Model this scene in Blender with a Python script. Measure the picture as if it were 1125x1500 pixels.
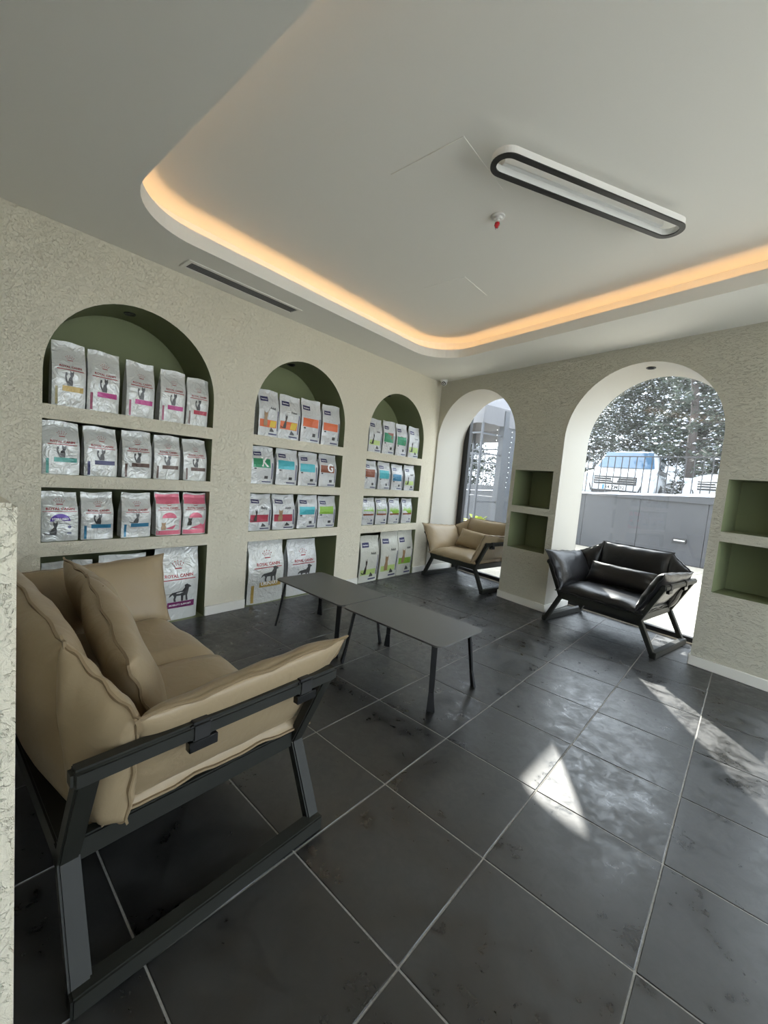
import bpy, bmesh, math, random
from math import sin, cos, pi, radians, sqrt, exp
from mathutils import Vector, Matrix
from mathutils.geometry import tessellate_polygon

for _o in list(bpy.data.objects):
    bpy.data.objects.remove(_o)
SC = bpy.context.scene
COL = SC.collection

# ------------------------------------------------------------------ camera
CAM_POS = Vector((3.17258, -4.73642, 1.25806))
YAW, PITCH, ROLL, FPX = -0.70074, 0.087335, 0.085312, 604.88
_F = Vector((sin(YAW) * cos(PITCH), cos(YAW) * cos(PITCH), -sin(PITCH)))
_R = Vector((cos(YAW), -sin(YAW), 0))
_U = _R.cross(_F)
_R2 = cos(ROLL) * _R + sin(ROLL) * _U
_U2 = -sin(ROLL) * _R + cos(ROLL) * _U
cam_data = bpy.data.cameras.new('camera')
cam = bpy.data.objects.new('camera', cam_data)
COL.objects.link(cam)
cam.matrix_world = Matrix(((_R2.x, _U2.x, -_F.x, CAM_POS.x), (_R2.y, _U2.y, -_F.y, CAM_POS.y),
                           (_R2.z, _U2.z, -_F.z, CAM_POS.z), (0, 0, 0, 1)))
cam_data.sensor_fit = 'HORIZONTAL'
cam_data.sensor_width = 36.0
cam_data.lens = FPX / 1125 * 36.0
cam_data.clip_start = 0.02
cam_data.clip_end = 300
SC.camera = cam

# ------------------------------------------------------------------ sky, sun, exposure
SUN_AZ = Vector((-0.515, 0.857))          # horizontal direction towards the sun
SUN_ALT = radians(30.5)
world = bpy.data.worlds.new('sky')
SC.world = world
world.use_nodes = True
wn = world.node_tree
wn.nodes.clear()
w_out = wn.nodes.new('ShaderNodeOutputWorld')
w_bg = wn.nodes.new('ShaderNodeBackground')
# evenly bright pale winter sky
w_bg.inputs['Color'].default_value = (0.86, 0.93, 1.0, 1)
w_bg.inputs['Strength'].default_value = 0.62
wn.links.new(w_bg.outputs[0], w_out.inputs[0])

sun_data = bpy.data.lights.new('sun', 'SUN')
sun_data.energy = 1.75
sun_data.angle = radians(0.6)
sun_data.color = (1.0, 0.95, 0.86)
sun = bpy.data.objects.new('sun', sun_data)
COL.objects.link(sun)
_sd = Vector((SUN_AZ.x * cos(SUN_ALT), SUN_AZ.y * cos(SUN_ALT), sin(SUN_ALT)))
sun.rotation_euler = _sd.to_track_quat('Z', 'Y').to_euler()
sun.location = _sd * 30

SC.view_settings.view_transform = 'Standard'
SC.view_settings.look = 'None'
SC.view_settings.gamma = 1.0
SC.view_settings.use_curve_mapping = False
SC.view_settings.exposure = 3.55

# ------------------------------------------------------------------ materials
M = {}

def principled(name, color, rough=0.5, metal=0.0, spec=0.5, coat=0.0):
    m = bpy.data.materials.new(name)
    m.use_nodes = True
    b = m.node_tree.nodes['Principled BSDF']
    b.inputs['Base Color'].default_value = (*color, 1)
    b.inputs['Roughness'].default_value = rough
    b.inputs['Metallic'].default_value = metal
    b.inputs['Specular IOR Level'].default_value = spec
    b.inputs['Coat Weight'].default_value = coat
    M[name] = m
    return m

def nodes(m):
    return m.node_tree.nodes, m.node_tree.links, m.node_tree.nodes['Principled BSDF']

def add(nt, kind, **kw):
    n = nt.new(kind)
    for k, v in kw.items():
        if k in n.inputs:
            n.inputs[k].default_value = v
        else:
            setattr(n, k, v)
    return n

def bump_noise(m, scale=60, strength=0.3, dist=0.002, detail=4, stretch=(1, 1, 1), tint=0.0, color=None):
    N, L, B = nodes(m)
    tc = N.new('ShaderNodeTexCoord')
    mp = N.new('ShaderNodeMapping')
    mp.inputs['Scale'].default_value = stretch
    L.new(tc.outputs['Object'], mp.inputs[0])
    nz = add(N, 'ShaderNodeTexNoise', Scale=scale, Detail=detail, Roughness=0.6)
    L.new(mp.outputs[0], nz.inputs['Vector'])
    bp = add(N, 'ShaderNodeBump', Strength=strength, Distance=dist)
    L.new(nz.outputs['Fac'], bp.inputs['Height'])
    L.new(bp.outputs[0], B.inputs['Normal'])
    if tint:
        c = color or tuple(B.inputs['Base Color'].default_value)[:3]
        rp = N.new('ShaderNodeValToRGB')
        rp.color_ramp.elements[0].position = 0.3
        rp.color_ramp.elements[1].position = 0.7
        rp.color_ramp.elements[0].color = (*[x * (1 - tint) for x in c], 1)
        rp.color_ramp.elements[1].color = (*[min(1, x * (1 + tint)) for x in c], 1)
        L.new(nz.outputs['Fac'], rp.inputs[0])
        L.new(rp.outputs[0], B.inputs['Base Color'])
    return m

def plaster(name, color, stretch, scale):
    m = principled(name, color, 0.85, spec=0.2)
    N, L, B = nodes(m)
    tc = N.new('ShaderNodeTexCoord')
    mp = N.new('ShaderNodeMapping')
    mp.inputs['Scale'].default_value = stretch
    L.new(tc.outputs['Object'], mp.inputs[0])
    n1 = add(N, 'ShaderNodeTexNoise', Scale=scale, Detail=5.0, Roughness=0.65, Distortion=1.2)
    L.new(mp.outputs[0], n1.inputs['Vector'])
    n2 = add(N, 'ShaderNodeTexNoise', Scale=scale * 0.42, Detail=3.0, Roughness=0.5, Distortion=2.5)
    L.new(mp.outputs[0], n2.inputs['Vector'])
    # narrow worm-like pits where the second noise crosses its middle value
    sb = add(N, 'ShaderNodeMath', operation='SUBTRACT')
    sb.inputs[1].default_value = 0.5
    L.new(n2.outputs['Fac'], sb.inputs[0])
    ab = add(N, 'ShaderNodeMath', operation='ABSOLUTE')
    L.new(sb.outputs[0], ab.inputs[0])
    mr = add(N, 'ShaderNodeMapRange')
    mr.inputs['From Min'].default_value = 0.0
    mr.inputs['From Max'].default_value = 0.035
    L.new(ab.outputs[0], mr.inputs['Value'])
    gate = add(N, 'ShaderNodeMapRange')
    gate.inputs['From Min'].default_value = 0.45
    gate.inputs['From Max'].default_value = 0.6
    gate.inputs['To Min'].default_value = 1.0
    gate.inputs['To Max'].default_value = 0.0
    L.new(n1.outputs['Fac'], gate.inputs['Value'])
    mx = add(N, 'ShaderNodeMath', operation='MAXIMUM')
    L.new(mr.outputs[0], mx.inputs[0])
    L.new(gate.outputs[0], mx.inputs[1])
    s2 = add(N, 'ShaderNodeMath', operation='MULTIPLY_ADD')
    L.new(n1.outputs['Fac'], s2.inputs[0])
    s2.inputs[1].default_value = 0.9
    L.new(mx.outputs[0], s2.inputs[2])
    bp = add(N, 'ShaderNodeBump', Strength=0.75, Distance=0.007)
    L.new(s2.outputs[0], bp.inputs['Height'])
    L.new(bp.outputs[0], B.inputs['Normal'])
    rp = N.new('ShaderNodeValToRGB')
    rp.color_ramp.elements[0].color = (*[x * 0.86 for x in color], 1)
    rp.color_ramp.elements[1].color = (*[min(1, x * 1.05) for x in color], 1)
    L.new(n1.outputs['Fac'], rp.inputs[0])
    L.new(rp.outputs[0], B.inputs['Base Color'])
    return m

plaster('plaster', (0.77, 0.72, 0.585), (1, 1, 1), 55)
plaster('plaster_combed_shaded', (0.56, 0.535, 0.44), (0.42, 1, 1.25), 60)  # same paint as the left wall; darker colour stands in for backlit shade
principled('reveal_paint', (0.50, 0.48, 0.43), 0.6, spec=0.3)
principled('ceiling_paint', (0.80, 0.785, 0.73), 0.7, spec=0.3)
principled('baseboard', (0.72, 0.70, 0.64), 0.5)
bump_noise(principled('olive_paint', (0.200, 0.225, 0.120), 0.6, spec=0.3), 30, 0.1, 0.001)

# dark slate floor tile, a little different from tile to tile
m = principled('slate_tile', (0.045, 0.047, 0.048), 0.35, spec=1.0)
N, L, B = nodes(m)
tc = N.new('ShaderNodeTexCoord')
oi = N.new('ShaderNodeObjectInfo')
va = N.new('ShaderNodeVectorMath'); va.operation = 'MULTIPLY_ADD'
L.new(oi.outputs['Random'], va.inputs[0])
va.inputs[1].default_value = (37.0, 71.0, 13.0)
L.new(tc.outputs['Object'], va.inputs[2])
n1 = add(N, 'ShaderNodeTexNoise', Scale=5.0, Detail=8.0, Roughness=0.68, Distortion=0.6)
L.new(va.outputs[0], n1.inputs['Vector'])
n2 = add(N, 'ShaderNodeTexNoise', Scale=22.0, Detail=6.0, Roughness=0.7, Distortion=0.8)
L.new(va.outputs[0], n2.inputs['Vector'])
rp = N.new('ShaderNodeValToRGB')
rp.color_ramp.elements[0].position = 0.38
rp.color_ramp.elements[0].color = (0.0075, 0.0077, 0.0078, 1)
rp.color_ramp.elements[1].position = 0.62
rp.color_ramp.elements[1].color = (0.0175, 0.018, 0.0178, 1)
L.new(n1.outputs['Fac'], rp.inputs[0])
L.new(rp.outputs[0], B.inputs['Base Color'])
mr = add(N, 'ShaderNodeMapRange')
mr.inputs['From Min'].default_value = 0.43
mr.inputs['From Max'].default_value = 0.60
mr.inputs['To Min'].default_value = 0.27
mr.inputs['To Max'].default_value = 0.51
mm = add(N, 'ShaderNodeMath', operation='MULTIPLY_ADD')
L.new(n2.outputs['Fac'], mm.inputs[0]); mm.inputs[1].default_value = 0.45
ms = add(N, 'ShaderNodeMath', operation='MULTIPLY')
L.new(n1.outputs['Fac'], ms.inputs[0]); ms.inputs[1].default_value = 0.6
L.new(ms.outputs[0], mm.inputs[2])
L.new(mm.outputs[0], mr.inputs['Value'])
L.new(mr.outputs[0], B.inputs['Roughness'])
bp = add(N, 'ShaderNodeBump', Strength=0.12, Distance=0.0015)
L.new(n2.outputs['Fac'], bp.inputs['Height'])
L.new(bp.outputs[0], B.inputs['Normal'])
bump_noise(principled('grout', (0.30, 0.29, 0.27), 0.9), 90, 0.3, 0.001, tint=0.2)

def leather(name, color, rough, scale=14, coat=0.0):
    m = principled(name, color, rough, spec=0.4, coat=coat)
    N, L, B = nodes(m)
    tc = N.new('ShaderNodeTexCoord')
    n1 = add(N, 'ShaderNodeTexNoise', Scale=scale, Detail=3.0, Roughness=0.5, Distortion=0.8)
    L.new(tc.outputs['Object'], n1.inputs['Vector'])
    v1 = add(N, 'ShaderNodeTexVoronoi', Scale=420.0)
    L.new(tc.outputs['Object'], v1.inputs['Vector'])
    b1 = add(N, 'ShaderNodeBump', Strength=0.35, Distance=0.008)
    L.new(n1.outputs['Fac'], b1.inputs['Height'])
    b2 = add(N, 'ShaderNodeBump', Strength=0.12, Distance=0.0006)
    L.new(v1.outputs['Distance'], b2.inputs['Height'])
    L.new(b1.outputs[0], b2.inputs['Normal'])
    L.new(b2.outputs[0], B.inputs['Normal'])
    return m

leather('tan_leather', (0.32, 0.245, 0.150), 0.42)
leather('black_leather', (0.006, 0.006, 0.007), 0.33)
principled('tan_seam', (0.24, 0.175, 0.10), 0.6)
principled('black_seam', (0.012, 0.012, 0.013), 0.5)
bump_noise(principled('frame_metal', (0.018, 0.019, 0.016), 0.5, spec=0.3), 260, 0.06, 0.0005)
principled('strap_black', (0.012, 0.012, 0.012), 0.55)
principled('buckle_black', (0.02, 0.02, 0.02), 0.25, metal=0.6)
bump_noise(principled('table_top', (0.075, 0.074, 0.070), 0.42, spec=0.8), 300, 0.04, 0.0003)
principled('table_black', (0.008, 0.008, 0.009), 0.5, spec=0.3)
principled('white_plastic', (0.75, 0.75, 0.73), 0.4)
principled('black_plastic', (0.012, 0.012, 0.012), 0.4)
principled('lens_glass', (0.005, 0.005, 0.006), 0.08)
principled('red_bulb', (0.55, 0.02, 0.03), 0.2)
principled('vent_grey', (0.30, 0.30, 0.285), 0.5, metal=0.3)
principled('vent_dark', (0.10, 0.10, 0.095), 0.7)
principled('window_black', (0.014, 0.015, 0.017), 0.4)
principled('anthracite', (0.055, 0.06, 0.07), 0.45, metal=0.2)

# pet food bag film: white/silver, crinkled, glossy
def film(name, color, rough=0.24, crinkle=0.5):
    m = principled(name, color, rough, metal=0.15, spec=0.6)
    N, L, B = nodes(m)
    tc = N.new('ShaderNodeTexCoord')
    oi = N.new('ShaderNodeObjectInfo')
    va = N.new('ShaderNodeVectorMath'); va.operation = 'MULTIPLY_ADD'
    L.new(oi.outputs['Random'], va.inputs[0]); va.inputs[1].default_value = (17, 29, 41)
    L.new(tc.outputs['Object'], va.inputs[2])
    vo = add(N, 'ShaderNodeTexNoise', Scale=16.0, Detail=3.0, Roughness=0.55, Distortion=1.4)
    L.new(va.outputs[0], vo.inputs['Vector'])
    bp = add(N, 'ShaderNodeBump', Strength=crinkle, Distance=0.012)
    L.new(vo.outputs['Fac'], bp.inputs['Height'])
    L.new(bp.outputs[0], B.inputs['Normal'])
    return m

film('bag_white', (0.60, 0.61, 0.59), 0.2, 0.8)
film('bag_silver', (0.58, 0.59, 0.59), 0.18, 1.0)
film('bag_pink', (0.72, 0.16, 0.24))
film('bag_cream', (0.56, 0.56, 0.50), 0.3)

def ink(name, c):
    return film('ink_' + name, c, 0.28, 0.4)

for k, c in dict(red=(0.30, 0.006, 0.014), grey=(0.05, 0.05, 0.05), gold=(0.40, 0.27, 0.06), olive=(0.22, 0.18, 0.06),
                 magenta=(0.40, 0.03, 0.19), plum=(0.16, 0.015, 0.10), wine=(0.22, 0.02, 0.06), teal=(0.05, 0.26, 0.22),
                 navy=(0.025, 0.025, 0.10), brown=(0.10, 0.055, 0.04), violet=(0.085, 0.03, 0.30), blue=(0.02, 0.17, 0.30),
                 white=(0.85, 0.85, 0.85), orange=(0.62, 0.12, 0.03), green=(0.02, 0.24, 0.11), cyan=(0.06, 0.40, 0.46),
                 rust=(0.24, 0.07, 0.03), lime=(0.24, 0.45, 0.05), crimson=(0.38, 0.03, 0.06), yellow=(0.60, 0.42, 0.03),
                 forest=(0.03, 0.10, 0.03), darkfur=(0.035, 0.028, 0.022), tan=(0.30, 0.19, 0.10), pink=(0.72, 0.16, 0.24),
                 palegreen=(0.42, 0.55, 0.18), sky=(0.45, 0.58, 0.80)).items():
    ink(k, c)

# outdoor
bump_noise(principled('patio_stone', (0.30, 0.27, 0.22), 0.75), 9, 0.3, 0.004, tint=0.14)
bump_noise(principled('concrete', (0.55, 0.53, 0.49), 0.85), 6, 0.2, 0.003, tint=0.1)
bump_noise(principled('cladding', (0.035, 0.037, 0.042), 0.55), 8, 0.1, 0.002, tint=0.12)
bump_noise(principled('snow', (0.62, 0.65, 0.72), 0.6), 25, 0.5, 0.01)
bump_noise(principled('asphalt', (0.13, 0.13, 0.135), 0.9), 60, 0.4, 0.004, tint=0.3)
principled('car_white', (0.50, 0.52, 0.54), 0.25, coat=0.6)
principled('car_grey', (0.48, 0.50, 0.53), 0.3, coat=0.4)
principled('car_glass', (0.03, 0.07, 0.12), 0.06)
principled('car_black', (0.015, 0.015, 0.016), 0.5)
principled('chrome', (0.7, 0.7, 0.72), 0.2, metal=0.9)
principled('lamp_glass', (0.45, 0.52, 0.60), 0.12)
principled('tyre', (0.012, 0.012, 0.012), 0.85)
bump_noise(principled('bark', (0.032, 0.025, 0.022), 0.9), 30, 0.6, 0.01, tint=0.3)
bump_noise(principled('needles', (0.018, 0.028, 0.016), 0.8), 5, 0.2, 0.01, tint=0.35)
principled('railing_black', (0.018, 0.018, 0.02), 0.5)
bump_noise(principled('canvas_grey', (0.12, 0.12, 0.13), 0.85), 120, 0.2, 0.001)
principled('leaf_yellow', (0.40, 0.46, 0.06), 0.5)
principled('pot_dark', (0.04, 0.04, 0.045), 0.6)

# glass pane: clear with a fresnel reflection and a milky layer imitating glare haze
def pane_material(name, haze):
    m = bpy.data.materials.new(name)
    m.use_nodes = True
    N = m.node_tree.nodes; L = m.node_tree.links
    N.clear()
    out = N.new('ShaderNodeOutputMaterial')
    tr = N.new('ShaderNodeBsdfTransparent'); tr.inputs[0].default_value = (0.93, 0.95, 0.96, 1)
    gl = N.new('ShaderNodeBsdfGlossy'); gl.inputs['Roughness'].default_value = 0.0
    fr = N.new('ShaderNodeFresnel'); fr.inputs['IOR'].default_value = 1.45
    mx = N.new('ShaderNodeMixShader')
    gm = N.new('ShaderNodeNewGeometry')          # same reflectance on both faces of the thin pane
    io = add(N, 'ShaderNodeMapRange'); io.inputs['To Min'].default_value = 1.45; io.inputs['To Max'].default_value = 1 / 1.45
    L.new(gm.outputs['Backfacing'], io.inputs['Value']); L.new(io.outputs[0], fr.inputs['IOR'])
    L.new(fr.outputs[0], mx.inputs[0]); L.new(tr.outputs[0], mx.inputs[1]); L.new(gl.outputs[0], mx.inputs[2])
    tl = N.new('ShaderNodeBsdfTranslucent'); tl.inputs[0].default_value = (0.9, 0.93, 1.0, 1)
    m2 = N.new('ShaderNodeMixShader')
    tc = N.new('ShaderNodeTexCoord')
    nz = add(N, 'ShaderNodeTexNoise', Scale=3.0, Detail=6.0, Roughness=0.7)
    L.new(tc.outputs['Object'], nz.inputs['Vector'])
    ml = add(N, 'ShaderNodeMath', operation='MULTIPLY'); ml.inputs[1].default_value = haze * 2
    L.new(nz.outputs['Fac'], ml.inputs[0])
    L.new(ml.outputs[0], m2.inputs[0]); L.new(mx.outputs[0], m2.inputs[1]); L.new(tl.outputs[0], m2.inputs[2])
    L.new(m2.outputs[0], out.inputs[0])
    M[name] = m
    return m

pane_material('window_glass', 0.005)

def emitter(name, color, strength):
    m = bpy.data.materials.new(name)
    m.use_nodes = True
    N = m.node_tree.nodes; L = m.node_tree.links
    N.clear()
    out = N.new('ShaderNodeOutputMaterial')
    em = N.new('ShaderNodeEmission')
    em.inputs[0].default_value = (*color, 1); em.inputs[1].default_value = strength
    L.new(em.outputs[0], out.inputs[0])
    M[name] = m
    return m

emitter('led_warm', (1.0, 0.59, 0.28), 0.85)

# ------------------------------------------------------------------ mesh helpers
class MB:
    def __init__(self):
        self.v = []; self.f = []; self.mi = []; self.cur = 0
    def quad(self, *idx):
        self.f.append(tuple(idx)); self.mi.append(self.cur)
    def pts(self, P):
        b = len(self.v); self.v += [tuple(p) for p in P]; return b
    def poly(self, P):
        b = self.pts(P); self.quad(*range(b, b + len(P)))
    def box(self, x0, x1, y0, y1, z0, z1):
        b = self.pts([(x0, y0, z0), (x1, y0, z0), (x1, y1, z0), (x0, y1, z0), (x0, y0, z1), (x1, y0, z1), (x1, y1, z1), (x0, y1, z1)])
        for f in ((0, 3, 2, 1), (4, 5, 6, 7), (0, 1, 5, 4), (1, 2, 6, 5), (2, 3, 7, 6), (3, 0, 4, 7)):
            self.quad(*[b + i for i in f])
        return self
    def bar(self, p, q, w, h, up=(0, 0, 1), w2=None, h2=None):
        p, q = Vector(p), Vector(q)
        d = (q - p).normalized(); up = Vector(up)
        s = d.cross(up)
        if s.length < 1e-4: s = d.cross(Vector((0, 1, 0)))
        s.normalize(); u = s.cross(d)
        w2 = w2 or w; h2 = h2 or h
        P = []
        for c, a, b_ in ((p, w, h), (q, w2, h2)):
            P += [c - s * a / 2 - u * b_ / 2, c + s * a / 2 - u * b_ / 2, c + s * a / 2 + u * b_ / 2, c - s * a / 2 + u * b_ / 2]
        b = self.pts(P)
        for f in ((0, 1, 2, 3), (7, 6, 5, 4), (0, 4, 5, 1), (1, 5, 6, 2), (2, 6, 7, 3), (3, 7, 4, 0)):
            self.quad(*[b + i for i in f])
        return self
    def tube(self, path, radii, n=8, cap=True):
        path = [Vector(p) for p in path]
        if not isinstance(radii, (list, tuple)): radii = [radii] * len(path)
        rings = []
        ref = Vector((0.3, 0.2, 1)).normalized()
        for i, p in enumerate(path):
            d = (path[min(i + 1, len(path) - 1)] - path[max(i - 1, 0)]).normalized()
            r = ref if abs(d.dot(ref)) < 0.95 else Vector((1, 0, 0))
            a = d.cross(r).normalized(); c = d.cross(a)
            rings.append(self.pts([p + (a * cos(2 * pi * k / n) + c * sin(2 * pi * k / n)) * radii[i] for k in range(n)]))
        for i in range(len(rings) - 1):
            for k in range(n):
                self.quad(rings[i] + k, rings[i] + (k + 1) % n, rings[i + 1] + (k + 1) % n, rings[i + 1] + k)
        if cap:
            self.quad(*[rings[0] + k for k in range(n)][::-1]); self.quad(*[rings[-1] + k for k in range(n)])
        return self
    def lathe(self, prof, n=20, center=(0, 0, 0), axis='Z'):
        c = Vector(center); rings = []
        for r, z in prof:
            P = []
            for k in range(n):
                a = 2 * pi * k / n
                if axis == 'Z': P.append(c + Vector((r * cos(a), r * sin(a), z)))
                elif axis == 'Y': P.append(c + Vector((r * cos(a), z, r * sin(a))))
                else: P.append(c + Vector((z, r * cos(a), r * sin(a))))
            rings.append(self.pts(P))
        for i in range(len(rings) - 1):
            for k in range(n):
                self.quad(rings[i] + k, rings[i] + (k + 1) % n, rings[i + 1] + (k + 1) % n, rings[i + 1] + k)
        self.quad(*[rings[0] + k for k in range(n)][::-1]); self.quad(*[rings[-1] + k for k in range(n)])
        return self
    def prism(self, poly, z0, z1, holes=()):
        """2D outline (x,y) extruded from z0 to z1, may have holes"""
        loops = [list(poly)] + [list(h) for h in holes]
        flat = [p for l in loops for p in l]
        tris = tessellate_polygon([[Vector((p[0], p[1], 0)) for p in l] for l in loops])
        b0 = self.pts([(p[0], p[1], z0) for p in flat]); b1 = self.pts([(p[0], p[1], z1) for p in flat])
        for t in tris:
            self.quad(*[b0 + i for i in t]); self.quad(*[b1 + i for i in t][::-1])
        o = 0
        for l in loops:
            n = len(l)
            for k in range(n):
                a, c = o + k, o + (k + 1) % n
                self.quad(b0 + a, b0 + c, b1 + c, b1 + a)
            o += n
        return self
    def grid(self, fn, nu, nv):
        b = len(self.v)
        for j in range(nv + 1):
            for i in range(nu + 1):
                self.v.append(tuple(fn(i / nu, j / nv)))
        for j in range(nv):
            for i in range(nu):
                a = b + j * (nu + 1) + i
                self.quad(a, a + 1, a + nu + 2, a + nu + 1)
        return self
    def build(self, name, mat, parent=None, smooth=False, bevel=0.0, seg=2, fix=True, **tags):
        me = bpy.data.meshes.new(name)
        me.from_pydata(self.v, [], self.f)
        mats = mat if isinstance(mat, (list, tuple)) else [mat]
        for m_ in mats: me.materials.append(M[m_])
        for p, i in zip(me.polygons, self.mi): p.material_index = i
        bm = bmesh.new(); bm.from_mesh(me)
        bmesh.ops.remove_doubles(bm, verts=bm.verts, dist=1e-5)
        if fix: bmesh.ops.recalc_face_normals(bm, faces=bm.faces)
        if bevel:
            es = [e for e in bm.edges if len(e.link_faces) == 2 and e.calc_face_angle(0) > 0.5]
            bmesh.ops.bevel(bm, geom=es, offset=bevel, segments=seg, affect='EDGES', clamp_overlap=True)
            smooth = True
        bm.to_mesh(me); bm.free()
        if smooth:
            for p in me.polygons: p.use_smooth = True
            try: me.set_sharp_from_angle(angle=radians(42))
            except Exception: pass
        o = bpy.data.objects.new(name, me); COL.objects.link(o)
        if parent is not None: o.parent = parent
        for k, v_ in tags.items(): o[k] = v_
        return o

def thing(name, label, category, loc=(0, 0, 0), rz=0.0, group=None):
    o = bpy.data.objects.new(name, None); COL.objects.link(o)
    o.empty_display_size = 0.1
    o.location = loc; o.rotation_euler = (0, 0, rz)
    o['label'] = label; o['category'] = category
    if group: o['group'] = group
    return o

def tag(o, label, category, group=None):
    o['label'] = label; o['category'] = category
    if group: o['group'] = group
    return o

def struct(o):
    o['kind'] = 'structure'
    return o

def arch(c, r, spring, n=28):
    """arch curve from the right springing point over the crown to the left one, (x,z)"""
    return [(c + r * cos(pi * k / n), spring + r * sin(pi * k / n)) for k in range(n + 1)]

# ------------------------------------------------------------------ room dimensions
H = 2.559                 # soffit height
HC = 2.760                # raised ceiling height
BW = -radians(13.66)      # back wall turned away from square
T = Vector((cos(BW), sin(BW), 0))           # along the back wall
NB = Vector((-sin(BW), cos(BW), 0))         # out through the back wall
WT = 0.56                 # depth of the window reveals
SH = -0.06                # reveals run slightly askew
XR, YR = 5.5, -6.6        # right and rear walls
def bwp(s, d, z=0.0):
    p = T * s + NB * d
    return Vector((p.x, p.y, z))

# ------------------------------------------------------------------ floor
def clip(poly, n, c):
    out = []
    for i in range(len(poly)):
        a, b = poly[i], poly[(i + 1) % len(poly)]
        da, db = n[0] * a[0] + n[1] * a[1] - c, n[0] * b[0] + n[1] * b[1] - c
        if da <= 0: out.append(a)
        if (da < 0 < db) or (db < 0 < da):
            t = da / (da - db); out.append((a[0] + (b[0] - a[0]) * t, a[1] + (b[1] - a[1]) * t))
    return out

DF = WT - 0.02            # floor reaches almost to the glazing
def foot_clip(poly):
    for n, c in (((-1, 0), 0.0), ((1, 0), XR), ((0, -1), -YR), ((NB.x, NB.y), DF)):
        poly = clip(poly, n, c)
        if len(poly) < 3: return []
    return poly

big = [(-1, YR - 1), (XR + 1, YR - 1), (XR + 1, 2), (-1, 2)]
mb = MB(); mb.prism(foot_clip(big), -0.12, -0.0025)
floor = struct(mb.build('floor', 'grout'))
TS, JOINT = 0.45, 0.0055
T0 = (2.65845, -3.91453); TA = -0.026806
tile_mesh = None
h = TS / 2 - JOINT / 2
for i in range(-8, 9):
    for j in range(-7, 13):
        cx, cy = (i + 0.5) * TS, (j + 0.5) * TS
        wx, wy = T0[0] + cx * cos(TA) - cy * sin(TA), T0[1] + cx * sin(TA) + cy * cos(TA)
        sq = [(wx + a * cos(TA) - b * sin(TA), wy + a * sin(TA) + b * cos(TA)) for a, b in ((-h, -h), (h, -h), (h, h), (-h, h))]
        cl = foot_clip(sq)
        if len(cl) < 3: continue
        ar = abs(sum(cl[k][0] * cl[(k + 1) % len(cl)][1] - cl[(k + 1) % len(cl)][0] * cl[k][1] for k in range(len(cl)))) / 2
        if ar < 0.004: continue
        if ar > 4 * h * h * 0.999:
            if tile_mesh is None:
                mb = MB(); mb.box(-h, h, -h, h, -0.010, 0.0)
                o = mb.build('tile', 'slate_tile', floor, bevel=0.0016, seg=1); tile_mesh = o.data
            else:
                o = bpy.data.objects.new('tile', tile_mesh); COL.objects.link(o); o.parent = floor
            o.location = (wx, wy, 0); o.rotation_euler = (0, 0, TA)
        else:
            loc = [((x - wx) * cos(TA) + (y - wy) * sin(TA), -(x - wx) * sin(TA) + (y - wy) * cos(TA)) for x, y in cl]
            mb = MB(); mb.prism(loc, -0.010, 0.0)
            o = mb.build('tile', 'slate_tile', floor)
            o.location = (wx, wy, 0); o.rotation_euler = (0, 0, TA)

# ------------------------------------------------------------------ left wall with arched shelf niches
NICHES = [(-4.18, -3.135), (-2.775, -1.72), (-1.355, -0.30)]
SPRING, ROW1, ROW2, ROW3, ROW4 = 1.71, 1.515, (1.095, 1.428), (0.675, 1.015), 0.587
ND = 0.40
outer = [(YR, 0.0)]
holes = []
openings = []          # (loop of (y,z), closed)
for y0, y1 in NICHES:
    outer += [(y0, 0.0), (y0, ROW4), (y1, ROW4), (y1, 0.0)]
    openings.append([(y0, 0.0), (y0, ROW4), (y1, ROW4), (y1, 0.0)])
    for za, zb in (ROW3, ROW2):
        lp = [(y0, za), (y0, zb), (y1, zb), (y1, za)]
        holes.append(lp); openings.append(lp)
    c, r = (y0 + y1) / 2, (y1 - y0) / 2
    lp = [(y0, ROW1)] + arch(c, r, SPRING)[::-1] + [(y1, ROW1)]
    holes.append(lp); openings.append(lp)
outer += [(0.0, 0.0), (0.0, HC), (YR, HC)]
mb = MB()
loops = [outer] + holes
flat = [p for l in loops for p in l]
b = mb.pts([(0, p[0], p[1]) for p in flat])
for t in tessellate_polygon([[Vector((p[0], p[1], 0)) for p in l] for l in loops]):
    mb.quad(*[b + i for i in t])
mb.poly([(-ND - 0.05, YR, 0), (-ND - 0.05, 0.1, 0), (-ND - 0.05, 0.1, HC), (-ND - 0.05, YR, HC)])
mb.poly([(0, 0, 0), (-ND - 0.05, 0.1, 0), (-ND - 0.05, 0.1, HC), (0, 0, HC)])
mb.poly([(0, YR, HC), (-ND - 0.05, YR, HC), (-ND - 0.05, 0.1, HC), (0, 0, HC)])
mb.poly([(0, YR, 0), (-ND - 0.05, YR, 0), (-ND - 0.05, YR, HC), (0, YR, HC)])
wall_left = struct(mb.build('wall_left', 'plaster', fix=False))
for lp in openings:
    mb = MB()
    n = len(lp)
    a = mb.pts([(0.0, p[0], p[1]) for p in lp]); b = mb.pts([(-ND, p[0], p[1]) for p in lp])
    for k in range(n):
        mb.quad(a + k, a + (k + 1) % n, b + (k + 1) % n, b + k)
    mb.quad(*[b + k for k in range(n)])
    o = mb.build('niche', 'olive_paint', wall_left, smooth=True)
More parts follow.
